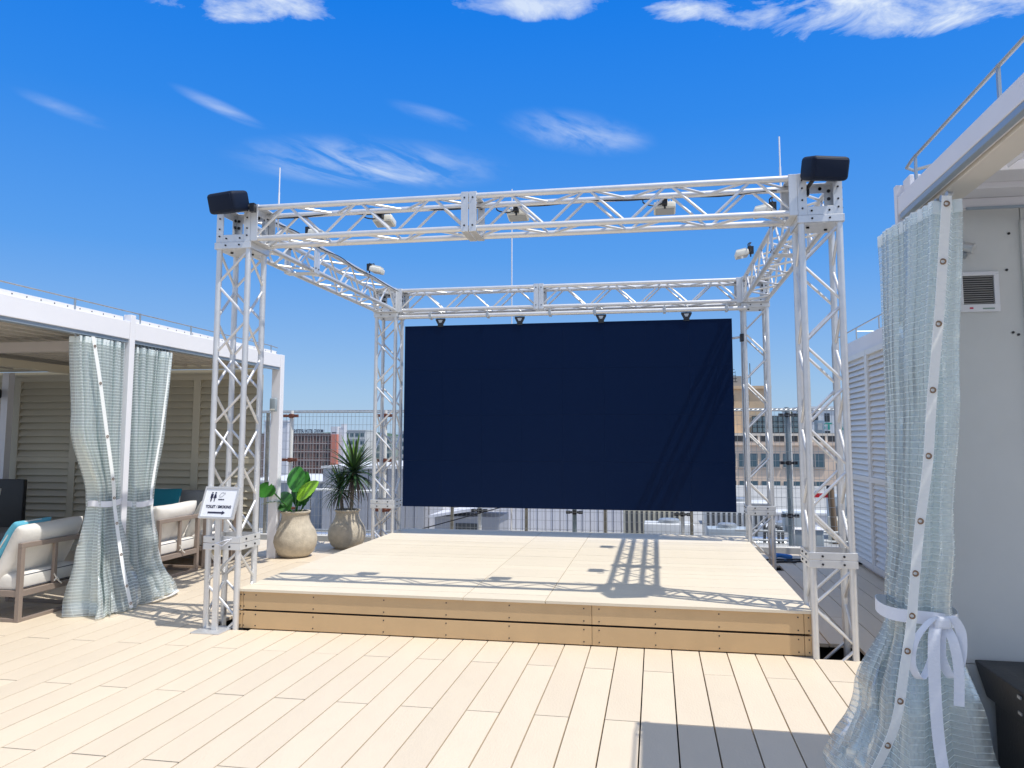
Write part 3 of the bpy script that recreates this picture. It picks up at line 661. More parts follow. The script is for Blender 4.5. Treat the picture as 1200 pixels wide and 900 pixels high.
# ------------------------------------------------------------------ clear curtains
def curtain(lab, keys, folds, seed, offs=(0, 0)):
    """keys: list of (z, Ax, Ay, Bx, By, amp); sheet folded in zigzag between A and B"""
    ns = folds * 10; nz = 90; V = []; U = []; Fc = []
    fabric = folds * .26
    keys = sorted(keys, key=lambda k: -k[0]); zt = keys[0][0]
    def K(z):
        for i in range(len(keys) - 1):
            if keys[i][0] >= z >= keys[i + 1][0]:
                t = (keys[i][0] - z) / (keys[i][0] - keys[i + 1][0]); t = t * t * (3 - 2 * t)
                return [keys[i][j] * (1 - t) + keys[i + 1][j] * t for j in range(1, 6)]
        return keys[-1][1:]
    for j in range(nz + 1):
        z = zt - (zt - keys[-1][0]) * j / nz
        ax, ay, bx, by, amp = K(z); d = Vector((bx - ax, by - ay, 0)); n = Vector((d.y, -d.x, 0)).normalized(); dn = d.normalized()
        low = max(0, (.75 - z) / .75)
        for i in range(ns + 1):
            s = i / ns; ph = s * folds * 2 * math.pi
            wob = noise.noise(Vector((s * 6, z * .8, seed))) * (.7 + 2.6 * low)
            fold = math.sin(ph + wob * 1.6) * (.85 + .3 * noise.noise(Vector((s * 9, seed, z * .7))))
            p = Vector((ax, ay, z)) + d * s + n * amp * fold + dn * amp * .42 * math.sin(2 * ph + .6 + wob)
            wr = noise.noise(Vector((s * 22, z * 9, seed + 3))) * (.0012 + .024 * low * low)
            p += n * wr; p.z = max(p.z, .006) + abs(noise.noise(Vector((s * 14, seed, 2)))) * .05 * max(0, 1 - z / .12) 
            if j == 0: p.z = z
            V.append(p); U.append((s * fabric, z))
    for j in range(nz):
        for i in range(ns):
            a = j * (ns + 1) + i; Fc.append((a, a + 1, a + ns + 2, a + ns + 1))
    me = bpy.data.meshes.new('sheet'); me.from_pydata(V, [], Fc); me.materials.append(sheet_m)
    uvl = me.uv_layers.new(name='UVMap')
    for lp in me.loops: uvl.data[lp.index].uv = U[lp.vertex_index]
    me.polygons.foreach_set('use_smooth', [True] * len(me.polygons)); me.update()
    k0 = keys[-1]; c = empty('clear_curtain', ((k0[1] + k0[3]) / 2, (k0[2] + k0[4]) / 2, 0), label=lab, cat='curtain', group='clear plastic curtains tied back at the pergolas')
    inst('sheet', me, c, -Vector(c.location))
    # welded milky header band
    ax, ay, bx, by, amp = keys[0][1:]; d = Vector((bx - ax, by - ay, 0)); n = Vector((d.y, -d.x, 0)).normalized(); dn = d.normalized()
    hv = []; hf = []
    for i in range(ns + 1):
        for k in range(2):
            p = V[k * 1 * (ns + 1) + i].copy(); q_ = V[i]; hv.append(Vector((q_.x, q_.y, q_.z + (.006 if k == 0 else -.045))))
    for i in range(ns): hf.append((2 * i, 2 * i + 2, 2 * i + 3, 2 * i + 1))
    m2 = bpy.data.meshes.new('header_band'); m2.from_pydata(hv, [], hf); m2.materials.append(header_m); inst('header_band', m2, c, -Vector(c.location))
    q = MB()
    for f in range(folds + 1):
        p = Vector((ax, ay, zt)) + d * (f / folds); q.tube(p + Vector((0, 0, .0)), p + Vector((0, 0, .03)), .008, 6); q.tube(p + Vector((0, 0, .025)) - n * .01, p + Vector((0, 0, .025)) + n * .01, .014, 8)
    q.build('runners', steel, c, loc=-Vector(c.location), kind='stuff')
    return c, V, ns, nz
header_m = mat('milky_header', (.84, .90, .90), .4, alpha=.75)
def ribbon(name, parent, pts, wd, wdir, m, twist=None):
    """flat band of width wd (along wdir) following pts, 2 mm thick"""
    vs = []; fs = []
    P = [Vector(p) for p in pts]
    for k, p in enumerate(P):
        wv = Vector(wdir[k] if isinstance(wdir, list) else wdir).normalized() * wd / 2
        tn = (P[min(k + 1, len(P) - 1)] - P[max(k - 1, 0)]).normalized(); nr = tn.cross(wv).normalized() * .001
        vs += [p - wv - nr, p + wv - nr, p + wv + nr, p - wv + nr]
    for k in range(len(P) - 1):
        for a in range(4):
            b_ = (a + 1) % 4; fs.append((4 * k + a, 4 * k + b_, 4 * k + 4 + b_, 4 * k + 4 + a))
    q = MB(); q.add(vs, fs + [(0, 1, 2, 3), tuple(4 * (len(P) - 1) + a for a in (3, 2, 1, 0))])
    return q.build(name, m, parent, smooth=True, loc=-Vector(parent.location))
EY = None
def eyelet(parent, p, nrm, r=.012):
    global EY
    if EY is None:
        q = MB(); n1, n2 = 14, 6; vs = []; fs = []
        for i in range(n1):
            for j in range(n2):
                t = 2 * math.pi * i / n1; u = 2 * math.pi * j / n2; vs.append(((1 + .32 * math.cos(u)) * math.cos(t), (1 + .32 * math.cos(u)) * math.sin(t), .3 * math.sin(u)))
        for i in range(n1):
            for j in range(n2): fs.append((i * n2 + j, ((i + 1) % n1) * n2 + j, ((i + 1) % n1) * n2 + (j + 1) % n2, i * n2 + (j + 1) % n2))
        q.add(vs, fs); EY = q.mesh('eyelet', brass, True)
    m = Matrix.Translation(Vector(p) - Vector(parent.location)) @ Vector(nrm).to_track_quat('Z', 'Y').to_matrix().to_4x4() @ Matrix.Diagonal((r, r, r, 1))
    inst('eyelet', EY, parent, mtx=m)
def spline(pts, n=8):
    P = [Vector(p) for p in pts]; P = [2 * P[0] - P[1]] + P + [2 * P[-1] - P[-2]]; o = []
    for i in range(1, len(P) - 2):
        for k in range(n):
            t = k / n; a, b_, c, d = P[i - 1:i + 3]
            o.append(.5 * ((2 * b_) + (c - a) * t + (2 * a - 5 * b_ + 4 * c - d) * t * t + (3 * b_ - a - 3 * c + d) * t ** 3))
    o.append(P[-2]); return o
def band(parent, c, rx, ry, z, wd, rz=0, tilt=0, m=None):
    pts = []; wv = []
    for k in range(33):
        t = 2 * math.pi * k / 32; v_ = Matrix.Rotation(rz, 3, 'Z') @ Vector((rx * math.cos(t), ry * math.sin(t), 0)); pts.append((c[0] + v_.x, c[1] + v_.y, z + tilt * math.cos(t) + .006 * math.sin(3 * t)))
    return ribbon('tie_band', parent, pts, wd, (0, 0, 1), m or strap_m)

# left pair
c1, _, _, _ = curtain('clear plastic curtain tied back on the near side of the left pergola post',
    [(2.325, -4.71, 5.65, -4.71, 6.22, .085), (1.6, -4.71, 5.72, -4.71, 6.22, .085), (.96, -4.71, 5.97, -4.69, 6.21, .085), (.90, -4.71, 5.98, -4.69, 6.21, .085), (.45, -4.70, 5.93, -4.68, 6.27, .13), (.12, -4.69, 5.90, -4.66, 6.36, .19), (.0, -4.68, 5.88, -4.64, 6.36, .20)], 11, 1.0)
band(c1, (-4.70, 6.09), .11, .155, .93, .05)
ss = spline([(-4.60, 5.72, 2.33), (-4.585, 5.80, 2.0), (-4.575, 5.92, 1.5), (-4.57, 6.02, 1.1), (-4.575, 6.05, .93), (-4.52, 6.05, .65), (-4.45, 6.05, .35), (-4.38, 6.07, .06)])
ribbon('hem_strip', c1, ss, .032, (.35, 1, 0), hem_m)
for i in range(9): p = ss[min(len(ss) - 1, 2 + i * 7 if i < 8 else 55)]; eyelet(c1, p + Vector((.004, -.001, 0)), (1, -.35, 0), .009)
c2, _, _, _ = curtain('clear plastic curtain tied back on the far side of the left pergola post',
    [(2.31, -4.71, 6.38, -4.71, 6.90, .08), (1.6, -4.71, 6.40, -4.71, 6.82, .085), (.92, -4.71, 6.42, -4.71, 6.69, .085), (.86, -4.71, 6.42, -4.71, 6.69, .085), (.45, -4.70, 6.42, -4.70, 6.78, .11), (.0, -4.66, 6.46, -4.68, 6.98, .16)], 10, 5.0)
band(c2, (-4.71, 6.555), .105, .165, .89, .05)
ribbon('hem_strip', c2, spline([(-4.64, 6.85, 2.3), (-4.64, 6.77, 1.7), (-4.64, 6.66, 1.1), (-4.62, 6.62, .89), (-4.62, 6.72, .5), (-4.60, 6.88, .12), (-4.58, 6.96, .02)]), .025, (.35, 1, 0), hem_m)
ribbon('bottom_hem', c2, spline([(-4.50, 6.46, .02), (-4.48, 6.60, .025), (-4.49, 6.78, .02), (-4.52, 6.92, .03), (-4.60, 7.0, .02)]), .05, (1, .1, .25), strap_m)
# right, nearest the camera
c3, _, _, _ = curtain('tall clear plastic curtain with a ribbon bow hanging at the right pergola corner',
    [(2.44, 1.10, 3.86, 1.165, 3.29, .075), (1.7, 1.10, 3.84, 1.13, 3.34, .080), (1.1, 1.07, 3.76, 1.09, 3.38, .080), (.82, 1.045, 3.70, 1.06, 3.42, .095), (.76, 1.045, 3.70, 1.06, 3.42, .095), (.40, .99, 3.80, 1.08, 3.36, .17), (.0, .93, 3.86, 1.12, 3.40, .27)], 12, 9.0)
band(c3, (1.05, 3.56), .150, .175, .79, .05, tilt=-.012)
ss = spline([(1.125, 3.20, 2.435), (1.105, 3.22, 2.18), (1.085, 3.24, 1.94), (1.055, 3.26, 1.65), (1.035, 3.28, 1.40), (1.00, 3.30, 1.15), (.975, 3.31, .93), (.96, 3.32, .78), (.93, 3.32, .62), (.895, 3.33, .42), (.84, 3.36, .26), (.76, 3.42, .08)], 8)
ribbon('hem_strip', c3, ss, .040, (1, .25, 0), hem_m)
for i in range(12):
    p = ss[min(int(i * 7.6) + 1, len(ss) - 1)]; eyelet(c3, p + Vector((-.001, -.004, 0)), (-.25, -1, 0), .0095)
BS = .82
K0 = Vector((1.085, 3.375, .79))
wv = (0.2, -.2, 1)
ribbon('bow_loop', c3, spline([K0, K0 + Vector((BS * -.05, -.04, .015)), K0 + Vector((BS * -.13, -.05, -.06)), K0 + Vector((BS * -.155, -.05, -.15)), K0 + Vector((BS * -.12, -.05, -.21)), K0 + Vector((BS * -.07, -.04, -.15)), K0 + Vector((BS * -.03, -.03, -.04)), K0]), .036, (.55, -.8, .2), strap_m)
ribbon('bow_loop', c3, spline([K0, K0 + Vector((BS * .03, -.04, .025)), K0 + Vector((BS * .065, -.05, -.03)), K0 + Vector((BS * .06, -.05, -.13)), K0 + Vector((BS * .02, -.05, -.20)), K0 + Vector((BS * -.02, -.04, -.13)), K0 + Vector((BS * -.01, -.03, -.03)), K0]), .036, (.8, -.5, .2), strap_m)
ribbon('bow_tail', c3, spline([K0, K0 + Vector((.02, -.05, -.05)), K0 + Vector((.035, -.06, -.16)), K0 + Vector((.03, -.06, -.30))]), .036, (1, -.3, 0), strap_m)
ribbon('bow_tail', c3, spline([K0, K0 + Vector((-.045, -.06, -.04)), K0 + Vector((-.055, -.07, -.25)), K0 + Vector((-.05, -.075, -.45)), K0 + Vector((-.03, -.09, -.62)), K0 + Vector((0, -.12, -.77))]), .042, (1, -.2, 0), strap_m)
q = MB(); q.box(-.03, .03, -.02, .02, -.022, .022); q.build('bow_knot', strap_m, c3, bevel=.01, loc=K0 + Vector((-.01, -.035, .0)) - Vector(c3.location))
ribbon('hem_strip', c3, spline([(.70, 3.62, .03), (.78, 3.56, .10), (.86, 3.52, .13)]), .05, (.3, 1, .3), strap_m)

# ------------------------------------------------------------------ sign stand
sg = empty('sign_stand', (-3.385, 5.70, 0), label='white toilet and smoking arrow sign on a slim metal stand left of the stage', cat='sign')
q = MB(); q.box(-.14, .10, -.11, .13, 0, .010); q.build('base_plate', alu, sg, bevel=.002)
q = MB(); q.box(-.022, .022, -.014, .014, .010, .93); q.build('pole', alu, sg, bevel=.003)
PT = Matrix.Translation((.02, -.03, .985)) @ Matrix.Rotation(R(-6), 4, 'Z') @ Matrix.Rotation(R(-20), 4, 'X')
def spn(mb, name, m, **k):
    o = mb.build(name, m, sg, **k); return o
q = MB(); q.box(-.145, .145, 0, .012, -.115, .115, PT); spn(q, 'panel', mat('sign_white', (.80, .82, .86), .35))
q = MB(); q.box(-.157, -.142, -.008, .015, -.127, .127, PT); q.box(.142, .157, -.008, .015, -.127, .127, PT); q.box(-.142, .142, -.008, .015, -.127, -.112, PT); q.box(-.142, .142, -.008, .015, .112, .127, PT); spn(q, 'panel_frame', alu_pl)
ink = mat('sign_ink', (.015, .015, .05), .5)
q = MB(); y0, y1 = -.0025, -.0005
def disc(mb, x, z, r, n=14): mb.prism([(x + r * math.cos(2 * math.pi * i / n), z + r * math.sin(2 * math.pi * i / n)) for i in range(n)], y0, y1, PT)
disc(q, -.083, .078, .0065); disc(q, -.053, .078, .0065)
q.prism([(-.094, .068), (-.072, .068), (-.072, .036), (-.077, .036), (-.079, .008), (-.087, .008), (-.089, .036), (-.094, .036)], y0, y1, PT)
q.prism([(-.059, .068), (-.047, .068), (-.038, .038), (-.045, .036), (-.049, .036), (-.050, .008), (-.056, .008), (-.057, .036), (-.061, .036), (-.068, .038)], y0, y1, PT)
q.box(-.018, .018, y0, y1, .022, .030, PT); q.box(.022, .034, y0, y1, .022, .030, PT); spn(q, 'pictogram', ink)
q = MB()
sm = [(-.01, .046), (-.016, .054), (-.008, .066), (-.002, .078), (.012, .082), (.024, .076), (.030, .082), (.034, .070), (.022, .062), (.014, .052), (.002, .046), (-.01, .046)]
q.path([PT @ Vector((a, -.002, b_)) for a, b_ in sm], .0011, 5); spn(q, 'smoke_pictogram', mat('sign_grey', (.15, .15, .18), .5))
q = MB(); q.prism([(-.085, -.073), (.045, -.073), (.045, -.064), (.072, -.079), (.045, -.094), (.045, -.085), (-.085, -.085)][::-1], y0, y1, PT); spn(q, 'arrow', ink)
def text(name, s, size, m, mtx, parent, ext=.0006, sx=1.0, off=0):
    cu = bpy.data.curves.new(name, 'FONT'); cu.body = s; cu.size = size; cu.align_x = 'CENTER'; cu.extrude = ext; cu.space_character = 1.05; cu.offset = off
    to = bpy.data.objects.new(name, cu); col.objects.link(to)
    dg = bpy.context.evaluated_depsgraph_get(); me = bpy.data.meshes.new_from_object(to.evaluated_get(dg)); bpy.data.objects.remove(to)
    me.materials.clear(); me.materials.append(m)
    return inst(name, me, parent, mtx=mtx @ Matrix.Rotation(R(90), 4, 'X') @ Matrix.Diagonal((sx, 1, 1, 1)))
text('lettering', 'TOILET / SMOKING', .030, ink, PT @ Matrix.Translation((0, -.0018, -.042)), sg, sx=.86, off=.0009)
q = MB(); q.path([(-.03, -.02, .66), (.0, -.03, .67), (.05, .0, .69), (.1, .05, .70), (.05, .07, .68), (-.03, .03, .66), (-.03, -.02, .66)], .004); q.path([(.0, -.025, .67), (.06, -.04, .655), (.12, -.03, .70)], .004); q.build('cable_tie', strap_m, sg, smooth=True)

# ------------------------------------------------------------------ seating
def cushion_mesh(wx, wy, wz, m, n=14, seed=0, puff=.5):
    vs = []; idx = {}; fs = []
    def P(u, v, s):
        e = (1 - abs(u) ** 9) * (1 - abs(v) ** 9); t = max(e, 0) ** .45 * (1 - .22 * (abs(u) ** 2 + abs(v) ** 2))
        x = u * wx / 2 * (1 - .05 * (1 - abs(v)) * abs(u)); y = v * wy / 2 * (1 - .05 * (1 - abs(u)))
        nzv = noise.noise(Vector((u * 2 + seed, v * 2, s))) * .10 + noise.noise(Vector((u * 6 + seed, v * 6, s))) * .035
        return (x, y, s * wz / 2 * t * (1 - puff * .25 + nzv))
    for s in (1, -1):
        for j in range(n + 1):
            for i in range(n + 1):
                u = -1 + 2 * i / n; v = -1 + 2 * j / n; u = math.sin(u * math.pi / 2); v = math.sin(v * math.pi / 2)
                edge = i in (0, n) or j in (0, n)
                k = (i, j, 0 if edge else s)
                if k not in idx: idx[k] = len(vs); vs.append(P(u, v, s))
        for j in range(n):
            for i in range(n):
                def g(a, b_): return idx.get((a, b_, s), idx.get((a, b_, 0)))
                f = (g(i, j), g(i + 1, j), g(i + 1, j + 1), g(i, j + 1)); fs.append(f if s > 0 else f[::-1])
    me = bpy.data.meshes.new('cushion'); me.from_pydata(vs, [], fs); me.materials.append(m); me.polygons.foreach_set('use_smooth', [True] * len(me.polygons)); return me
def fbar(parent, name, x0, x1, y0, y1, z0, z1, m=None):
    q = MB(); q.box(x0, x1, y0, y1, z0, z1); return q.build(name, m or taupe, parent, bevel=.003)
def armchair(loc, lab, length=.74, rz=0, mirror=False):
    """local: back panel in plane x=0 (faces +x), chair extends to -x"""
    a = empty('lounge_chair', loc, rz, label=lab, cat='armchair', group='taupe lounge seats with cream cushions under the left pergola')
    t = .04; L_ = length; H_ = .63; D = .78
    for y in (0, L_ - t):
        fbar(a, 'leg', -t, 0, y, y + t, 0, H_ - t); fbar(a, 'leg', -D, -D + t, y, y + t, 0, .27)
        fbar(a, 'runner', -D + t, -t, y + .003, y + t - .003, .0, .028)
        fbar(a, 'seat_rail', -D + t, -t, y + .004, y + t - .004, .20, .25)
    fbar(a, 'top_rail', -t, 0, 0, L_, H_ - t, H_)
    fbar(a, 'bottom_rail', -t + .002, -.002, t, L_ - t, .20, .25); fbar(a, 'floor_rail', -t + .004, -.004, t, L_ - t, 0, .026); fbar(a, 'front_rail', -D + .002, -D + t - .002, t, L_ - t, .20, .25)
    for y in (L_ * .50,): fbar(a, 'back_slat', -t + .004, -.006, y, y + .035, .25, H_ - t)
    q = MB(); q.box(-D + .03, -.045, .03, L_ - .03, .225, .24); q.build('seat_base', taupe, a)
    s = rbox('seat_cushion', cush, D - .06, L_ - .04, .135, .035, a, (-D / 2 - .01, L_ / 2, .312), seg=4)
    q = MB(); q.path([(-.045, .05, .262), (-.045, L_ - .05, .262)], .004, 5); q.path([(-.045, .05, .362), (-.045, L_ - .05, .362)], .004, 5); q.build('seat_piping', piping, a, smooth=True)
    c = inst('back_cushion', cushion_mesh(.50, L_ + .04, .20, cush, seed=loc[1] + 3, puff=.3), a, (-.165, L_ / 2 + .01, .545), rot=(R(2), R(-64), R(1)))
    pts = []
    for k in range(17):
        v_ = -1 + k / 8; pts.append((-.02 - .045 , L_ / 2 + v_ * L_ * .46, .748 - .03 * v_ * v_))
    q = MB(); q.path(pts, .004, 5); q.build('piping', piping, a, smooth=True)
    q = MB(); yk = L_ * .50 + .015
    q.path([(.004, yk - .02, .27), (.012, yk, .30), (.01, yk + .03, .27), (.012, yk, .285), (.01, yk - .03, .33)], .006, 5); q.path([(.004, yk, .285), (.02, yk + .05, .24)], .006, 5); q.build('tie_knot', cush, a, smooth=True)
    return a
A1 = armchair((-5.085, 5.64, 0), 'cream cushioned taupe lounge chair left of the near clear curtain')
A2 = armchair((-5.085, 7.44, 0), 'cream cushioned taupe lounge chair behind the far clear curtain, next to the sign')
A3 = armchair((-5.085, 8.30, 0), 'cream cushioned taupe lounge chair furthest back, partly hidden by the left front tower', length=.70)
def pillow(loc, rot, sz, m, lab, cat='cushion'):
    p = empty('scatter_cushion', loc, label=lab, cat=cat); i = inst('cover', cushion_mesh(sz[0], sz[1], sz[2], m, seed=loc[0]), p, (0, 0, 0), rot=rot)
    pts = []
    n = 40
    for k in range(n + 1):
        t = 2 * math.pi * k / n; c_, s_ = math.cos(t), math.sin(t); d_ = max(abs(c_), abs(s_)) ** .8
        pts.append(Matrix.Identity(3) @ Vector((c_ / d_ * sz[0] / 2 * .97, s_ / d_ * sz[1] / 2 * .97, 0)))
    q = MB(); q.path(pts, .006, 5); o = q.build('piping', cush, p, smooth=True); o.rotation_euler = rot
    return p
pillow((-5.36, 5.92, .60), (0, R(-60), R(6)), (.44, .46, .13), lteal, 'light blue cushion with white piping leaning in the near left lounge chair')
pillow((-5.50, 7.78, .56), (0, R(-62), R(-8)), (.40, .44, .13), cush, 'cream scatter cushion behind the far clear curtain')
pillow((-5.62, 7.62, .60), (0, R(-64), R(-3)), (.36, .40, .11), lteal, 'pale blue scatter cushion behind the cream one by the far curtain')
# sofa along the back wall and sofa at the far left
sf = empty('sofa', (-5.9, 8.75, 0), label='grey backed sofa against the louvre wall behind the far lounge chairs', cat='sofa')
rbox('backrest', mat('grey_fabric', (.25, .26, .27), .9, bump=.3), 1.3, .14, .50, .04, sf, (.05, .28, .58)); rbox('seat', cush, 1.3, .6, .2, .05, sf, (.05, -.05, .34)); fbar(sf, 'frame', -.62, .72, -.36, .36, .18, .235)
for (x, y) in ((-.6, -.34), (.66, -.34), (-.6, .3), (.66, .3)): fbar(sf, 'leg', x, x + .05, y, y + .05, 0, .18)
pillow((-5.98, 8.78, .69), (R(72), 0, R(6)), (.44, .36, .12), teal, 'dark teal cushion on the sofa behind the far clear curtain')
sl_ = empty('sofa', (-7.35, 7.0, 0), label='grey sofa back at the left edge of the picture', cat='sofa')
rbox('seat', mat('grey_fabric', (.25, .26, .27), .9), .7, 1.9, .2, .05, sl_, (0, 0, .36)); rbox('backrest', MT['grey_fabric'], .16, 1.9, .40, .05, sl_, (-.3, 0, .56)); fbar(sl_, 'frame', -.36, .36, -.94, .94, .2, .26)
for (x, y) in ((-.34, -.9), (.3, -.9), (-.34, .86), (.3, .86)): fbar(sl_, 'leg', x, x + .05, y, y + .05, 0, .2)
pillow((-7.28, 7.42, .68), (0, R(-66), R(14)), (.42, .42, .13), teal, 'teal cushion on the sofa at the left edge')
pillow((-7.42, 7.62, .72), (0, R(-70), R(10)), (.40, .42, .12), cush, 'pale grey cushion behind the teal one at the left edge')
tv = empty('black_monitor', (-8.15, 8.5, 0), label='large black monitor standing before the louvre wall at the left edge', cat='monitor')
rbox('screen', black_m, 1.0, .06, .62, .01, tv, (-.02, 0, .66)); fbar(tv, 'stand', -.04, .04, -.03, .03, .02, .36, black_m); fbar(tv, 'foot', -.3, .3, -.15, .15, 0, .02, black_m)

# ------------------------------------------------------------------ potted plants
def pot(loc, lab, cat, s=1.0, rz=0):
    p = empty('potted_plant', loc, rz, label=lab, cat=cat)
    prof = [(.155, 0), (.185, .012), (.235, .06), (.268, .13), (.282, .20), (.276, .27), (.252, .335), (.2505, .340), (.248, .337), (.236, .362), (.2335, .368), (.231, .364), (.215, .39), (.190, .435), (.176, .48), (.172, .53), (.178, .548), (.190, .556), (.192, .572), (.184, .578), (.166, .575), (.158, .56), (.155, .50)]
    q = MB(); q.lathe([(r * s, z * s) for r, z in prof], n=40); o = q.build('pot', pot_m, p, smooth=True)
    q = MB(); q.lathe([(.0001, .50 * s), (.157 * s, .50 * s), (.157 * s, .525 * s), (.0001, .535 * s)], n=24); q.build('soil', soil, p)
    return p
def big_leaf(m, l, wd, curl, fold):
    n = 12; k = 7; vs = []; fs = []
    for i in range(n + 1):
        t = i / n; a = curl * t; wdt = wd * math.sin(math.pi * min(1, t * .93 + .05)) ** .62
        cx = l * (math.sin(a) / curl if curl else t); cz = -l * ((1 - math.cos(a)) / curl if curl else 0)
        for j in range(k):
            s = -1 + 2 * j / (k - 1); vs.append((cx, s * wdt / 2, cz + fold * abs(s) * wdt * .5 + .006 * math.sin(t * 34 + abs(s) * 3) * abs(s)))
    for i in range(n):
        for j in range(k - 1): a_ = i * k + j; fs.append((a_, a_ + 1, a_ + k + 1, a_ + k))
    me = bpy.data.meshes.new('leaf'); me.from_pydata(vs, [], fs); me.materials.append(m); me.polygons.foreach_set('use_smooth', [True] * len(me.polygons)); return me
p1 = pot((-4.50, 9.36, 0), 'broad green leaved plant in a round stone pot beside the white post', 'potted plant', .985, .5)
p1.rotation_euler = (0, 0, 0)
#  (attach, tip point of stem, heading, pitch, length, width, material)
for (st, hd, pt, ip, l, wd, m, cu) in (((-.01, .03, .80), 95, 75, 8, .36, .24, leaf_m, .4), ((.07, -.07, .70), 80, 62, -28, .34, .21, leaf_y, .3), ((-.17, -.24, .80), 95, 60, 72, .29, .22, leaf_m, .35), ((-.03, -.15, .58), 100, 58, 32, .36, .25, leaf_m, .5),
                                       ((-.08, -.16, .68), 186, 6, 0, .30, .11, leaf_m, .4), ((.0, .06, .62), 95, 80, -6, .46, .24, leaf_m, .3), ((.08, .0, .58), 60, 72, -22, .36, .08, leaf_m, .2)):
    q = MB(); q.path(spline([(0, 0, .50), ((st[0]) * .5, st[1] * .5, (st[2] + .5) / 2), st], 5), .009, 6); q.build('stem', leaf_m, p1, smooth=True)
    inst('leaf', big_leaf(m, l, wd, cu, .22), p1, mtx=Matrix.Translation(st) @ Matrix.Rotation(R(hd), 4, 'Z') @ Matrix.Rotation(R(-pt), 4, 'Y') @ Matrix.Rotation(R(ip), 4, 'Z'))
p2 = pot((-4.14, 10.18, 0), 'spiky two headed yucca in a round stone pot by the rear left tower', 'potted plant', .90)
def blade_leaf(m, l, wd, curl):
    n = 7; vs = []; fs = []
    for i in range(n + 1):
        t = i / n; a = curl * t; r_w = wd * (1 - t) ** .55 * (.55 + .9 * min(t * 3, .5))
        cx = l * math.sin(a) / curl; cz = -l * (1 - math.cos(a)) / curl
        for j in (-1, 0, 1): vs.append((cx, j * r_w / 2, cz - (.25 * r_w if j == 0 else 0)))
    for i in range(n):
        for j in range(2): a_ = i * 3 + j; fs.append((a_, a_ + 1, a_ + 4, a_ + 3))
    me = bpy.data.meshes.new('leaf'); me.from_pydata(vs, [], fs); me.materials.append(m); me.polygons.foreach_set('use_smooth', [True] * len(me.polygons)); return me
BL = [blade_leaf(yucca, .42, .040, .5), blade_leaf(yucca, .46, .036, 1.0), blade_leaf(yucca_y, .42, .044, .25), blade_leaf(yucca_dead, .36, .026, .9), blade_leaf(yucca, .38, .036, .8)]
for (tx, ty, tz, hz_, sc_, nlf) in ((-.11, .0, .50, .79, .92, 78), (.07, .03, .50, 1.03, 1.22, 105)):
    q = MB(); base = Vector((tx * .6, ty, .46)); top = Vector((tx, ty, hz_)); pts = [base.lerp(top, k / 14) for k in range(15)]
    q.path(pts, [.022 + .005 * (k % 2) for k in range(15)], 9); q.build('trunk', bark, p2, smooth=True)
    for k in range(nlf):
        f = k / nlf; el = 84 - 128 * f ** .9 + rnd.uniform(-9, 9); az = k * 137.5 + rnd.uniform(-12, 12)
        me = BL[2] if f < .17 and k % 2 else (BL[3] if f > .80 else (BL[0] if f < .35 else (BL[1] if k % 3 else BL[4])))
        s_ = sc_ * rnd.uniform(.82, 1.08)
        inst('leaf', me, p2, mtx=Matrix.Translation((tx, ty, hz_ + .03 - .10 * f)) @ Matrix.Rotation(R(az), 4, 'Z') @ Matrix.Rotation(R(-el), 4, 'Y') @ Matrix.Diagonal((s_, s_, s_, 1)))

# ------------------------------------------------------------------ fence
FY = 11.30
fe = empty('mesh_fence', (-2, FY, 0), label='tall galvanised wire mesh fence along the back edge of the roof', cat='fence')
q = MB(); x = -7.5
while x < 5.2: q.box(x - .0018, x + .0018, -.0018, .0018, .02, 1.86); x += .0625
z = .06
while z < 1.9: q.box(-7.5, 5.2, -.0058, -.0022, z - .0022, z + .0022); z += .125
q.build('wire_mesh', steel, fe, loc=(2, 0, 0), kind='stuff')
q = MB(); q.tube((-7.5, -.02, 1.875), (5.2, -.02, 1.875), .010, 8); q.tube((-7.5, .02, 1.90), (5.2, .02, 1.90), .010, 8)
x = -7.5
while x < 5.1: q.tube((x, -.02, 1.875), (x + .06, .02, 1.90), .004, 4); x += .0625
q.build('top_rail', steel, fe, loc=(2, 0, 0), smooth=True)
for x in (-5.95, -2.97, -1.86, -.72, .48, 2.75):
    b_ = MB(); b_.box(x - .022, x + .022, .01, .055, -.25, 1.88); b_.build('post', olive, fe, loc=(2, 0, 0), bevel=.003)
b_ = MB(); b_.box(-7.5, 5.2, -.10, .12, -.24, .02); b_.build('kerb', mat('pale_kerb', (.62, .60, .56), .8, noise_s=5, noise_a=.15), fe, loc=(2, 0, 0))
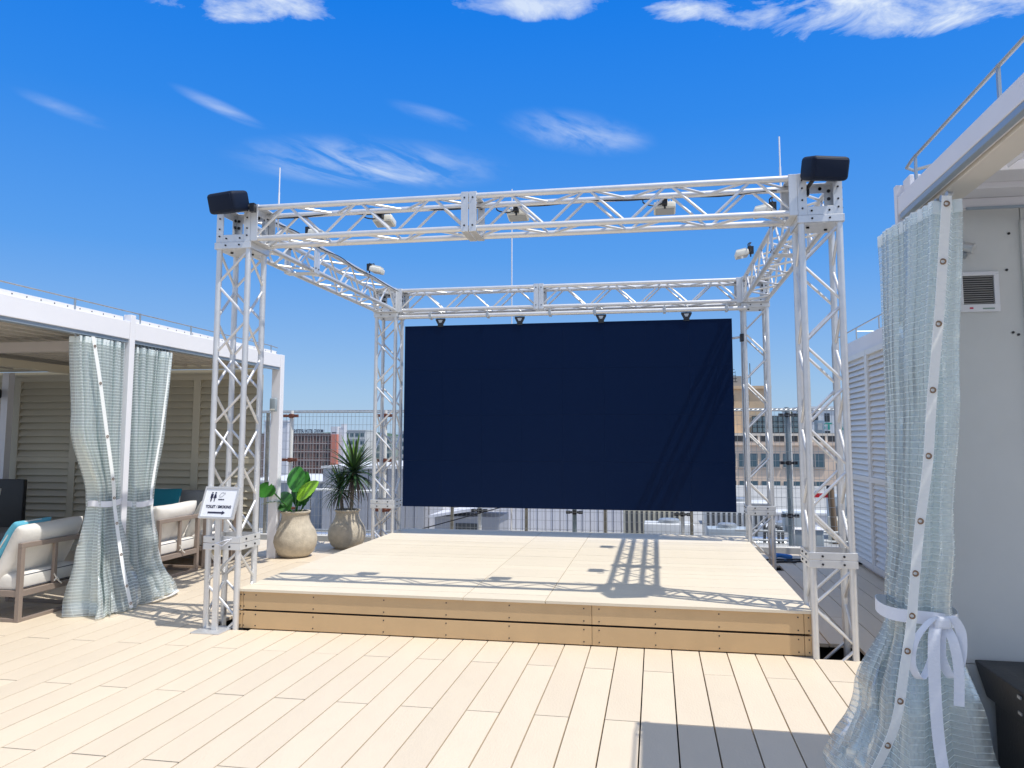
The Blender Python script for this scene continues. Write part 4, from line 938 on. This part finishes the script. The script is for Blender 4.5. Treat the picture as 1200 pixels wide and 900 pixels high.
# scaffold tubes clamped behind and in front of the fence
for i, (x, y, z1, lab) in enumerate(((-5.50, 11.22, 1.90, 'white scaffold tube standing in front of the fence above the broad leaved plant'), (-3.99, 11.22, 1.90, 'white scaffold tube seen through the rear left tower'), (-2.58, 11.45, 1.3, 'white scaffold tube below the left third of the screen'),
                                  (-1.17, 11.45, 1.3, 'blue grey scaffold tube below the middle of the screen'), (.36, 11.45, 1.3, 'white scaffold tube below the right third of the screen'), (1.83, 11.55, 1.93, 'blue grey scaffold tube between the two right towers'))):
    t = empty('scaffold_tube', (x, y, -.3), label=lab, cat='scaffold tube', group='scaffold tubes along the fence')
    rod('tube', t, (0, 0, 0), (0, 0, z1 + .3), .030, mat('blue_grey_tube', (.24, .30, .33), .4, .3) if i in (3, 5) else mat('pale_tube', (.74, .74, .72), .45), 12)
    if i == 5: rod('tube', t, (.05, .02, 0), (.045, .02, z1 + .25), .014, mat('pale_tube', (.7, .7, .7), .45), 8)
    for z in ((.72, 1.45, 2.12) if i in (0, 1, 5) else (.72,)):
        q = MB(); q.tube((-.10, -.03, z), (.10, -.03, z), .018, 8); q.box(-.03, .03, -.05, .03, z - .03, z + .03); q.box(-.12, -.06, -.05, -.01, z - .022, z + .022); q.box(.06, .12, -.05, -.01, z - .022, z + .022); q.build('clamp', rust if i in (0, 1) else blackish, t, bevel=.004)
q = MB(); q.tube((0, 0, 0), (2.2, -.1, .62), .008, 6); q.build('stay_wire', blackish, label='thin dark stay wire slanting down to the left behind the stage', cat='wire', loc=(-3.9, 11.1, .02))
gp = empty('grey_box', (2.08, 12.0, -.22), label='pale blue grey utility box on the roof behind the right towers', cat='utility box')
rbox('body', mat('utility_grey', (.36, .42, .46), .5), .42, .30, .42, .008, gp, (.02, -.1, .21)); rbox('upper_body', MT['utility_grey'], .30, .22, .28, .008, gp, (-.10, .12, .50))
q = MB(); q.box(-.20, .24, -.26, .06, .421, .43); q.build('lid', white_s, gp)
# handrails and pipes behind the fence
hr = empty('pipe_rail', (1.4, 12.6, -.3), label='low galvanised pipe handrail beyond the fence at the right', cat='railing')
for z in (.22, .36): rod('rail', hr, (-.2, .2, z), (3.0, .2, z), .018, steel)
for x in (0, .9, 1.8, 2.7): rod('post', hr, (x, .2, -.2), (x, .2, .36), .016, steel)
dp = empty('duct_pipe', (.9, 14.2, -.62), label='fat silver insulated duct lying beyond the fence on the right', cat='duct')
q = MB(); q.tube((0, 0, .22), (1.6, 0, .22), .20, 20); q.build('duct', mat('foil_wrap', (.7, .72, .74), .22, .8, bump=.8, bump_s=22), dp, smooth=True)
q = MB(); [q.tube((x, 0, .22), (x + .03, 0, .22), .208, 20) for x in (.1, .5, .9, 1.3)]; q.build('band', steel, dp, smooth=True); q = MB(); [q.box(x, x + .06, -.2, .2, -.3, .05) for x in (.2, 1.2)]; q.build('support', steel, dp)
dl = empty('duct_pipe', (-6.4, 12.4, -.32), label='silver insulated duct lying between the two stone pots', cat='duct')
q = MB(); q.tube((0, 0, .10), (3.0, 0, .10), .14, 18); q.build('duct', MT['foil_wrap'], dl, smooth=True); q = MB(); q.tube((0, -.2, .30), (3, -.2, .30), .02, 8); q.tube((0, -.22, -.08), (3, -.22, -.08), .04, 8); q.build('conduit', steel, dl, smooth=True)
bpst = empty('leaning_post', (2.95, 14.0, -1.0), label='brown leaning post beyond the fence behind the right front tower', cat='post')
q = MB(); q.tube((.03, 0, 0), (-.07, 0, 1.66), .055, 12); q.build('shaft', wood_post, bpst, smooth=True); q = MB(); q.tube((-.075, 0, 1.64), (-.072, 0, 1.70), .06, 12); q.build('cap', blackish, bpst)
q = MB(); q.box(-.42, -.10, -.01, .01, 1.50, 1.57); q.build('red_band', mat('red_paint', (.55, .01, .02), .5), bpst)
cb = MB()
for k in range(5):
    pts = [(1.45 + .25 * k + .18 * math.cos(t / 3), 10.05 + .14 * math.sin(t / 3) + .02 * k, .012 + .006 * (k % 3)) for t in range(14)]
    cb.path(pts, .010, 6)
cb.path([(1.3, 9.95, .012), (1.7, 10.1, .012), (2.2, 9.9, .012)], .012, 6)
cb.build('cable_coil', black_m, label='black cables coiled on the shaded deck behind the right front tower', cat='cable', smooth=True)
ct = MB(); ct.path(spline([(1.40, 10.22, .03), (1.48, 10.28, .05), (1.58, 10.25, .04), (1.62, 10.33, .03), (1.45, 10.36, .04), (1.38, 10.30, .03)], 5), .026, 8); ct.build('blue_cloth', mat('blue_rag', (.05, .22, .62), .9, bump=.5), label='crumpled blue rag on the deck by the grey utility box', cat='cloth', smooth=True)

# ------------------------------------------------------------------ rooftop equipment beyond the fence
eqm = mat('equipment_white', (.60, .61, .61), .5, noise_s=3, noise_a=.1); eqb = mat('equipment_bluegrey', (.36, .41, .45), .5, noise_s=3, noise_a=.1); eqd = mat('equipment_dark', (.07, .075, .08), .6); eqc = mat('equipment_cream', (.60, .56, .44), .6)
def acunit(x, y, wx, wy, h, m, lab, z=-1.0, fan=True):
    a = empty('air_conditioner', (x, y, z), label=lab, cat='air conditioner', group='air conditioning units on the neighbouring roof'); h *= .68
    rbox('casing', m, wx, wy, h, .02, a, (0, 0, h / 2 + .08))
    q = MB(); 
    nn = int(wx / .12)
    for k in range(nn): q.box(-wx / 2 + .06 + k * .12, -wx / 2 + .12 + k * .12, -wy / 2 - .012, -wy / 2, .2, h * .82)
    q.build('grille', eqd, a)
    if fan:
        q = MB(); q.lathe([(min(wx, wy) * .36, 0), (min(wx, wy) * .36, .06), (min(wx, wy) * .30, .08)], (0, 0, h + .08), 20); q.build('fan_cowl', steel, a, smooth=True)
    fbar(a, 'skid', -wx / 2, wx / 2, -wy / 2 + .02, -wy / 2 + .1, 0, .08, steel); fbar(a, 'skid', -wx / 2, wx / 2, wy / 2 - .1, wy / 2 - .02, 0, .08, steel)
for i, (x, y, wx, wy, h, m, lab) in enumerate(((1.32, 15.6, .75, .5, 1.05, eqb, 'blue grey air conditioner seen just right of the screen bottom'), (2.55, 16.2, 1.1, .7, 1.05, eqm, 'white air conditioner between the right towers'), (4.2, 17.5, 1.2, .8, 1.1, eqc, 'cream air conditioner behind the brown leaning post'),
                              (.25, 16.6, 1.0, .6, 1.0, eqm, 'white air conditioner under the right end of the screen'), (-.1, 19.8, 1.4, .8, 1.3, eqc, 'cream air conditioner further back under the right third of the screen'), (1.9, 19.5, 1.6, .8, 1.35, eqm, 'long white air conditioner further back beyond the blue grey tube'), (5.2, 21.5, 1.6, .9, 1.4, eqb, 'blue grey air conditioner furthest right beyond the fence'))):
    acunit(x, y, wx, wy, h, m, lab)
vt = empty('pipe_cluster', (1.75, 13.6, -.9), label='cluster of dark valves and pipes beyond the fence between the right towers', cat='pipes')
q = MB()
for k in range(5): q.tube((k * .07, rnd.uniform(-.1, .1), 0), (k * .07, rnd.uniform(-.1, .1), .9 + .12 * rnd.random()), .025, 8)
q.path([(0, 0, .85), (.1, 0, .98), (.3, 0, .9)], .03, 8); q.build('valve', eqd, vt, smooth=True)
# lower roof of the neighbour and its white corrugated screens
nr = MB(); nr.box(-30, 26, 13.7, 44, -6, -1.05); nr.build('neighbour_roof', conc, kind='structure')
def corr_wall(x0, x1, y, z0, z1, m, lab, pitch=.22, dep=1.2):
    e = empty('cladding_wall', (x0, y, z0), label=lab, cat='wall'); n = max(1, int((x1 - x0) / pitch)); wsz = (x1 - x0) / n
    q = MB(); q.box(0, wsz - .02, 0, .04, 0, z1 - z0); me = q.mesh('cladding_panel', m)
    for k in range(n): inst('cladding_panel', me, e, (k * wsz, (k % 2) * .02, 0))
    q = MB(); q.box(0, x1 - x0, .06, dep, 0, z1 - z0 - .01); q.build('body', m, e); q = MB(); q.box(-.05, x1 - x0 + .05, -.04, dep + .05, z1 - z0, z1 - z0 + .06); q.build('coping', mat('pale_coping', (.66, .66, .66), .5), e)
clad_g = mat('grey_cladding', (.36, .37, .41), .5, .2, vary=.04); clad_w = mat('white_cladding', (.66, .66, .70), .45, vary=.03); clad_b = mat('blue_grey_cladding', (.28, .31, .36), .5, vary=.04)
corr_wall(-8.85, -6.0, 20.0, -1.05, .66, clad_g, 'tall grey clad roof wall behind the yucca', .24, 5)
corr_wall(-11.6, -8.86, 20.6, -1.05, .22, clad_b, 'lower blue grey clad roof wall behind the broad leaved plant', .3, 4)
corr_wall(-5.98, -5.62, 20.4, -1.05, .9, clad_w, 'narrow white clad wall seen through the rear left tower', .36, 1)
corr_wall(-4.45, -.72, 21.5, -1.05, .35, clad_w, 'white corrugated screen wall below the middle of the LED screen', .2, .6)
corr_wall(-7.2, -5.0, 24.0, -1.05, 1.2, clad_w, 'white clad plant room below the left end of the LED screen', .3, 3)
corr_wall(1.5, 9.5, 24.0, -1.05, -.72, clad_w, 'long low white parapet beyond the fence at the right', .5, 1.0)
sh = empty('roof_shed', (-5.0, 17.5, -1.05), label='small slanting roofed shed below the left part of the LED screen', cat='shed')
q = MB(); q.box(0, 1.5, 0, 1.2, 0, .75); q.build('wall', clad_g, sh); q = MB(); q.add([(-.1, -.15, .72), (1.7, -.15, 1.02), (1.7, 1.3, 1.02), (-.1, 1.3, .72), (-.1, -.15, .78), (1.7, -.15, 1.08), (1.7, 1.3, 1.08), (-.1, 1.3, .78)], [(0, 3, 2, 1), (4, 5, 6, 7), (0, 1, 5, 4), (1, 2, 6, 5), (2, 3, 7, 6), (3, 0, 4, 7)]); q.build('roof', clad_w, sh)
q = MB(); q.box(.5, 1.0, -.02, .0, .15, .6); q.build('window', eqd, sh)
q = MB(); q.path(spline([(0, 0, 0), (.9, 0, .02), (1.8, 0, -.01), (2.6, 0, .03)], 6), .035, 8); q.build('roof_pipe', mat('pale_tube', (.7, .7, .7), .45), loc=(-9.3, 19.2, .12), smooth=True, label='pale lagged pipe along the grey clad roof wall', cat='pipe')

# ------------------------------------------------------------------ city
gq = MB(); gq.box(-3000, 3000, -600, 6500, -25.2, -25); gq.build('city_ground', mat('city_ground', (.16, .17, .17), .9, noise_s=.02, noise_a=.4), kind='structure')
glass = mat('window_glass', (.10, .16, .19), .12, spec=.6); glass_d = mat('dark_window', (.03, .035, .045), .2)
def tower(name, x0, x1, y, dep, ztop, m, lab, floors, fh, wins, wm, cat='building', zb=-25, grp=None, sill=None, band=None):
    """wins: list of (x0,x1) in local metres per floor; window rows hang below ztop by fh each"""
    e = empty(name, (x0, y, zb), label=lab, cat=cat, group=grp)
    q = MB(); q.box(0, x1 - x0, 0, dep, 0, ztop - zb); q.build('wall', m, e)
    H = ztop - zb; me = {}
    for f in range(floors):
        zz = H - fh * (f + 1)
        for (a, b_) in wins:
            k = round(b_ - a, 2)
            if k not in me:
                q = MB(); q.box(0, k, -.06, .0, fh * .22, fh * .70); me[k] = q.mesh('window', wm)
                if sill: q = MB(); q.box(-.06, k + .06, -.12, 0, fh * .16, fh * .21); q.box(k / 2 - .04, k / 2 + .04, -.10, -.06, fh * .22, fh * .70); me[(k, 's')] = q.mesh('window_frame', sill)
            wo = inst('window', me[k], e, (a, 0, zz))
            if sill: inst('window_frame', me[(k, 's')], wo)
        if band: q_ = None
    if band:
        q = MB()
        for f in range(floors + 1): q.box(0, x1 - x0, -.10, -.001, H - fh * f - .35, H - fh * f - .05)
        q.build('floor_band', band, e)
    q = MB(); q.box(-.15, x1 - x0 + .15, -.2, dep + .15, H, H + .3); q.build('parapet', m, e)
    return e
beige = mat('beige_tile', (.86, .65, .49), .7, noise_s=.6, noise_a=.08); beige_l = mat('beige_trim', (.80, .70, .58), .7); tan = mat('tan_render', (.62, .45, .29), .8, noise_s=.5, noise_a=.1)
Bd = tower('office_building', -9.0, 17.6, 80, 26, .75, beige, 'beige tiled office building with blue tinted windows between the right towers', 7, 2.66, [(a * 2.07 + .5, a * 2.07 + 2.25) for a in range(12)], glass, sill=mat('window_trim', (.45, .40, .36), .5))
o = Vector(Bd.location)
q = MB(); q.box(-9, 17.6, 80.3, 106, 1.05, 1.10); q.box(-9, 17.6, 80.0, 80.3, 1.70, 1.95); q.box(-9, 17.6, 81.5, 105, 1.051, 1.96); 
for k in range(22): q.box(-9 + k * 1.26, -8.8 + k * 1.26, 80.02, 80.28, 1.05, 1.70)
q.build('loggia', beige_l, Bd, loc=-o)
q = MB(); q.box(-8.9, 17.5, 81.3, 81.49, 1.1, 1.69); q.build('loggia_glazing', glass_d, Bd, loc=-o)
ph = tower('penthouse_block', 5.0, 11.7, 84, 9, 6.55, tan, 'tan penthouse block standing on the beige office roof beside the screen edge', 1, 2.2, [(2.6, 3.1), (4.1, 4.6)], glass_d, zb=1.97)
q = MB(); q.box(1.5, 4.3, 1, 4, 4.9, 6.0); q.box(.4, 1.4, 1, 3, 4.9, 5.5); q.build('roof_unit', mat('roof_unit_grey', (.30, .29, .27), .6), ph)
gh = empty('glass_screen', (9.7, 82.5, 1.97), label='dark glazed enclosure on the beige office roof', cat='glass enclosure')
q = MB(); q.box(.0, 4.6, 0, 5, 0, 1.65); q.build('glazing', glass, gh); q = MB()
for k in range(10): q.box(k * .5 - .03, k * .5 + .03, -.05, 0, 0, 1.7)
for z in (0, .55, 1.1, 1.65): q.box(0, 4.6, -.06, -.0505, z, z + .07)
q.build('mullions', blackish, gh, kind='stuff')
bx = empty('rooftop_cabin', (15.7, 82, 1.97), label='blue grey cabin on the right part of the beige office roof', cat='cabin'); rbox('body', mat('cabin_blue', (.20, .28, .36), .6), .75, 1.2, 1.25, .03, bx, (.35, 0, .63)); q = MB(); q.box(.1, .5, -.63, -.60, .3, 1.0); q.build('door', eqb, bx)
for (x, z0, z1, lab) in ((8.0, 7.8, 10.2, 'branching television aerial on the tan penthouse'), (9.9, 6.5, 9.3, 'plain thin aerial on the tan penthouse')):
    q = MB(); q.tube((0, 0, 0), (0, 0, z1 - z0), .04, 6)
    if 'branching' in lab:
        for k in range(5): q.tube((-.6 + .06 * k, 0, .8 + k * .32), (.6 - .06 * k, 0, .8 + k * .32), .025, 5)
        for s_ in (-.4, .4): q.tube((s_, 0, .8), (s_, 0, 1.9), .02, 5)
    q.build('aerial', blackish, loc=(x, 85, z0 - (1.2 if x < 9 else 0)), label=lab, cat='aerial')
def tree(name, loc, h, r, lab, seed, m, n=900, ls=.5):
    t = empty(name, loc, label=lab, cat='tree'); rg = random.Random(seed)
    q = MB(); q.tube((0, 0, 0), (0, 0, h * .7), h * .035, 8, h * .015)
    for k in range(6): a = k * 1.1; q.tube((0, 0, h * (.4 + .05 * k)), (math.cos(a) * r * .6, math.sin(a) * r * .6, h * (.62 + .05 * k)), h * .014, 6, h * .005)
    q.build('trunk', bark, t, smooth=True)
    q = MB(); cl = [(Vector((rg.uniform(-1, 1), rg.uniform(-1, 1), rg.uniform(-.6, .9))) * r * .62, rg.uniform(.35, .6) * r) for _ in range(10)]
    for k in range(n):
        c, cr = rg.choice(cl); d = Vector((rg.gauss(0, 1), rg.gauss(0, 1), rg.gauss(0, 1))).normalized() * cr * rg.uniform(.5, 1.05); p = c + d + Vector((0, 0, h * .75))
        e = Matrix.Rotation(rg.uniform(0, 6.3), 3, 'Z') @ Matrix.Rotation(rg.uniform(-1, 1), 3, 'X'); s_ = ls * rg.uniform(.6, 1.2)
        q.add([p + e @ Vector((-s_ / 2, 0, 0)), p + e @ Vector((0, -s_ / 3, 0)), p + e @ Vector((s_ / 2, 0, 0)), p + e @ Vector((0, s_ / 3, .05))], [(0, 1, 2, 3)])
    q.build('crown', m, t)
tree('roof_tree', (14.75, 88, 1.95), 2.1, .85, 'small dark tree on the beige office roof', 4, mat('tree_dark', (.03, .06, .025), .7, noise_s=2, noise_a=.4), 700, .22)
# sign building at the right
sb = tower('white_building', 26.0, 42.0, 150, 20, 6.9, mat('white_render', (.66, .69, .72), .6, noise_s=.3, noise_a=.06), 'pale building with green rooftop lettering behind the right front tower', 4, 3.2, [(a * 2 + .3, a * 2 + 1.2) for a in range(7)], glass_d)
text('green_lettering', 'ST AIR', 1.7, mat('green_sign', (.0, .32, .24), .5), Matrix.Translation((6.3, -.12, 28.0)), sb, .03, sx=1.1, off=.05)
# hotel
brick = mat('hotel_brown', (.150, .080, .068), .7, noise_s=.4, noise_a=.1); salmon = mat('hotel_salmon', (.60, .22, .16), .7, noise_s=.3, noise_a=.08)
ho = tower('hotel', -142.0, -107.8, 250, 4, 2.3, brick, 'brown hotel with rooftop lettering and a salmon stair tower seen above the broad leaved plant', 6, 2.82, [(a * 1.1 + .35, a * 1.1 + .80) for a in (1, 3, 4, 7, 9, 12, 14, 17, 18, 20, 21, 23, 26, 28, 29)], glass_d, band=mat('hotel_band', (.42, .36, .34), .7))
q = MB(); 
for k in range(32): q.box(k * 1.1, k * 1.1 + .16, -.09, 0, 27.3 - 17, 27.3)
q.build('vertical_fin', MT['hotel_band'], ho); q = MB(); q.box(34.21, 36.4, -.8, 3, 0, 27.4); q.build('stair_tower', salmon, ho); q = MB(); q.box(36.41, 38.3, .5, 3, 0, 29.6); q.box(37.3, 38.3, .4, 3, 29.6, 30.9); q.box(34.0, 36.4, -.6, 2, 27.4, 30.0); q.build('lift_tower', clad_w, ho); q = MB(); q.box(34.5, 36.0, -.65, -.61, 27.7, 28.1); q.build('tower_sign', ink, ho)
tl = text('roof_lettering', 'NISHITETSU HOTEL CROOM', 1.3, ink, Matrix.Identity(4), ho, .05, off=.045)
xs = [v.co.x for v in tl.data.vertices]; tl.matrix_basis = Matrix.Translation((25.3, -.3, 28.0)) @ Matrix.Rotation(R(90), 4, 'X') @ Matrix.Diagonal((11.6 / (max(xs) - min(xs)), 1.15, 1, 1))
q = MB(); q.box(17, 34, .0, .15, 27.6, 27.8)
for k in range(7): q.box(18 + k * 2.2, 18.1 + k * 2.2, 0, .1, 27.6, 28.9)
q.build('sign_frame', steel, ho)
wt = tower('white_tower', -79.5, -74.4, 150, .9, 4.6, clad_w, 'slim white tower with red and blue banners just right of the white pergola post', 6, 3.0, [(.6, 1.3), (2.6, 3.3)], eqm)
q = MB(); 
for k, (z0, z1, mi) in enumerate(((14.2, 15.4, 0), (12.3, 14.0, 0), (11.0, 12.2, 1), (8.8, 10.6, 1))):
    q = MB(); q.box(1.4, 3.2, -.15, 0, z0 + 1.0, z1 + 1.0); q.build('banner', [mat('banner_red', (.55, .03, .06), .6), mat('banner_blue', (.03, .10, .45), .6)][mi], wt)
# mid rise blocks and the wooded hill
cols = [mat('city_white', (.58, .59, .58), .7), mat('city_cream', (.52, .48, .40), .7), mat('city_grey', (.36, .38, .40), .7), mat('city_green_grey', (.30, .36, .33), .7), mat('city_brown', (.30, .22, .18), .7)]
desc = ['white', 'cream', 'grey', 'green grey', 'brown']
mids = [(-124, 300, 9, 4.0, 0, 'white balcony block right of the hotel with greenish windows'), (-114.5, 310, 7, 1.6, 3, 'green grey block behind the yucca tips'), (-106, 320, 9, -2.0, 1, 'cream block low behind the yucca'), (-97, 290, 6, 3.6, 0, 'white block left of the rear left tower'), (-91, 330, 10, 0, 3, 'green grey block seen through the rear left tower'), (-83, 260, 8, 1.0, 0, 'white block beside the left edge of the screen'), (-73, 300, 7, 2.2, 2, 'grey block at the left edge of the screen')]
for (x, y, wd, zt, ci, lab) in mids:
    nb = int(wd / 2.2)
    tower('apartment_building', x, x + wd, y, 10, zt, cols[ci], lab, 7, 3.1, [(k * 2.2 + .3, k * 2.2 + 1.8) for k in range(nb)], glass, grp='mid rise blocks behind the left fence', band=cols[0])
combo = [(sz, ci) for sz in ('low', 'wide', 'narrow', 'squat') for ci in range(5)]
for k in range(20):
    a = (-17.5 + k * 1.9) if k < 12 else (13 + (k - 12) * 4); d = rnd.uniform(180, 520); x = math.tan(R(a)) * d; sz, ci = combo[(k * 7) % 20]; zt = rnd.uniform(-10, -1)
    wd = {'low': 14, 'wide': 24, 'narrow': 8, 'squat': 12}[sz]; nb = int(wd / 3)
    tower('city_building', x, x + wd, d, 14, zt, cols[ci], f'{sz} {desc[ci]} city block on the skyline behind the LED screen', 3, 3.2, [(j * 3 + .5, j * 3 + 2) for j in range(nb)], glass_d, grp='far city blocks on the skyline')
hm = MB(); n = 90; vs = []; fs = []
for i in range(n + 1):
    x = -1500 + i * 34; hgt = 24 * math.exp(-((x + 560) / 200) ** 2) + 16 * math.exp(-((x + 950) / 260) ** 2) + 14 * math.exp(-((x - 500) / 300) ** 2) + 3 * noise.noise(Vector((x * .01, 0, 0)))
    vs += [(x, 1300, -25.5), (x, 1450, -25 + hgt * 1.35 + 2), (x, 1800, -25.5)]
for i in range(n):
    for j in range(2): a = i * 3 + j; fs.append((a, a + 1, a + 4, a + 3))
hm.add(vs, fs); hm.build('wooded_hills', mat('hill_green', (.05, .10, .06), .9, noise_s=.03, noise_a=.4, bump=1, bump_s=.1), kind='structure', smooth=True)
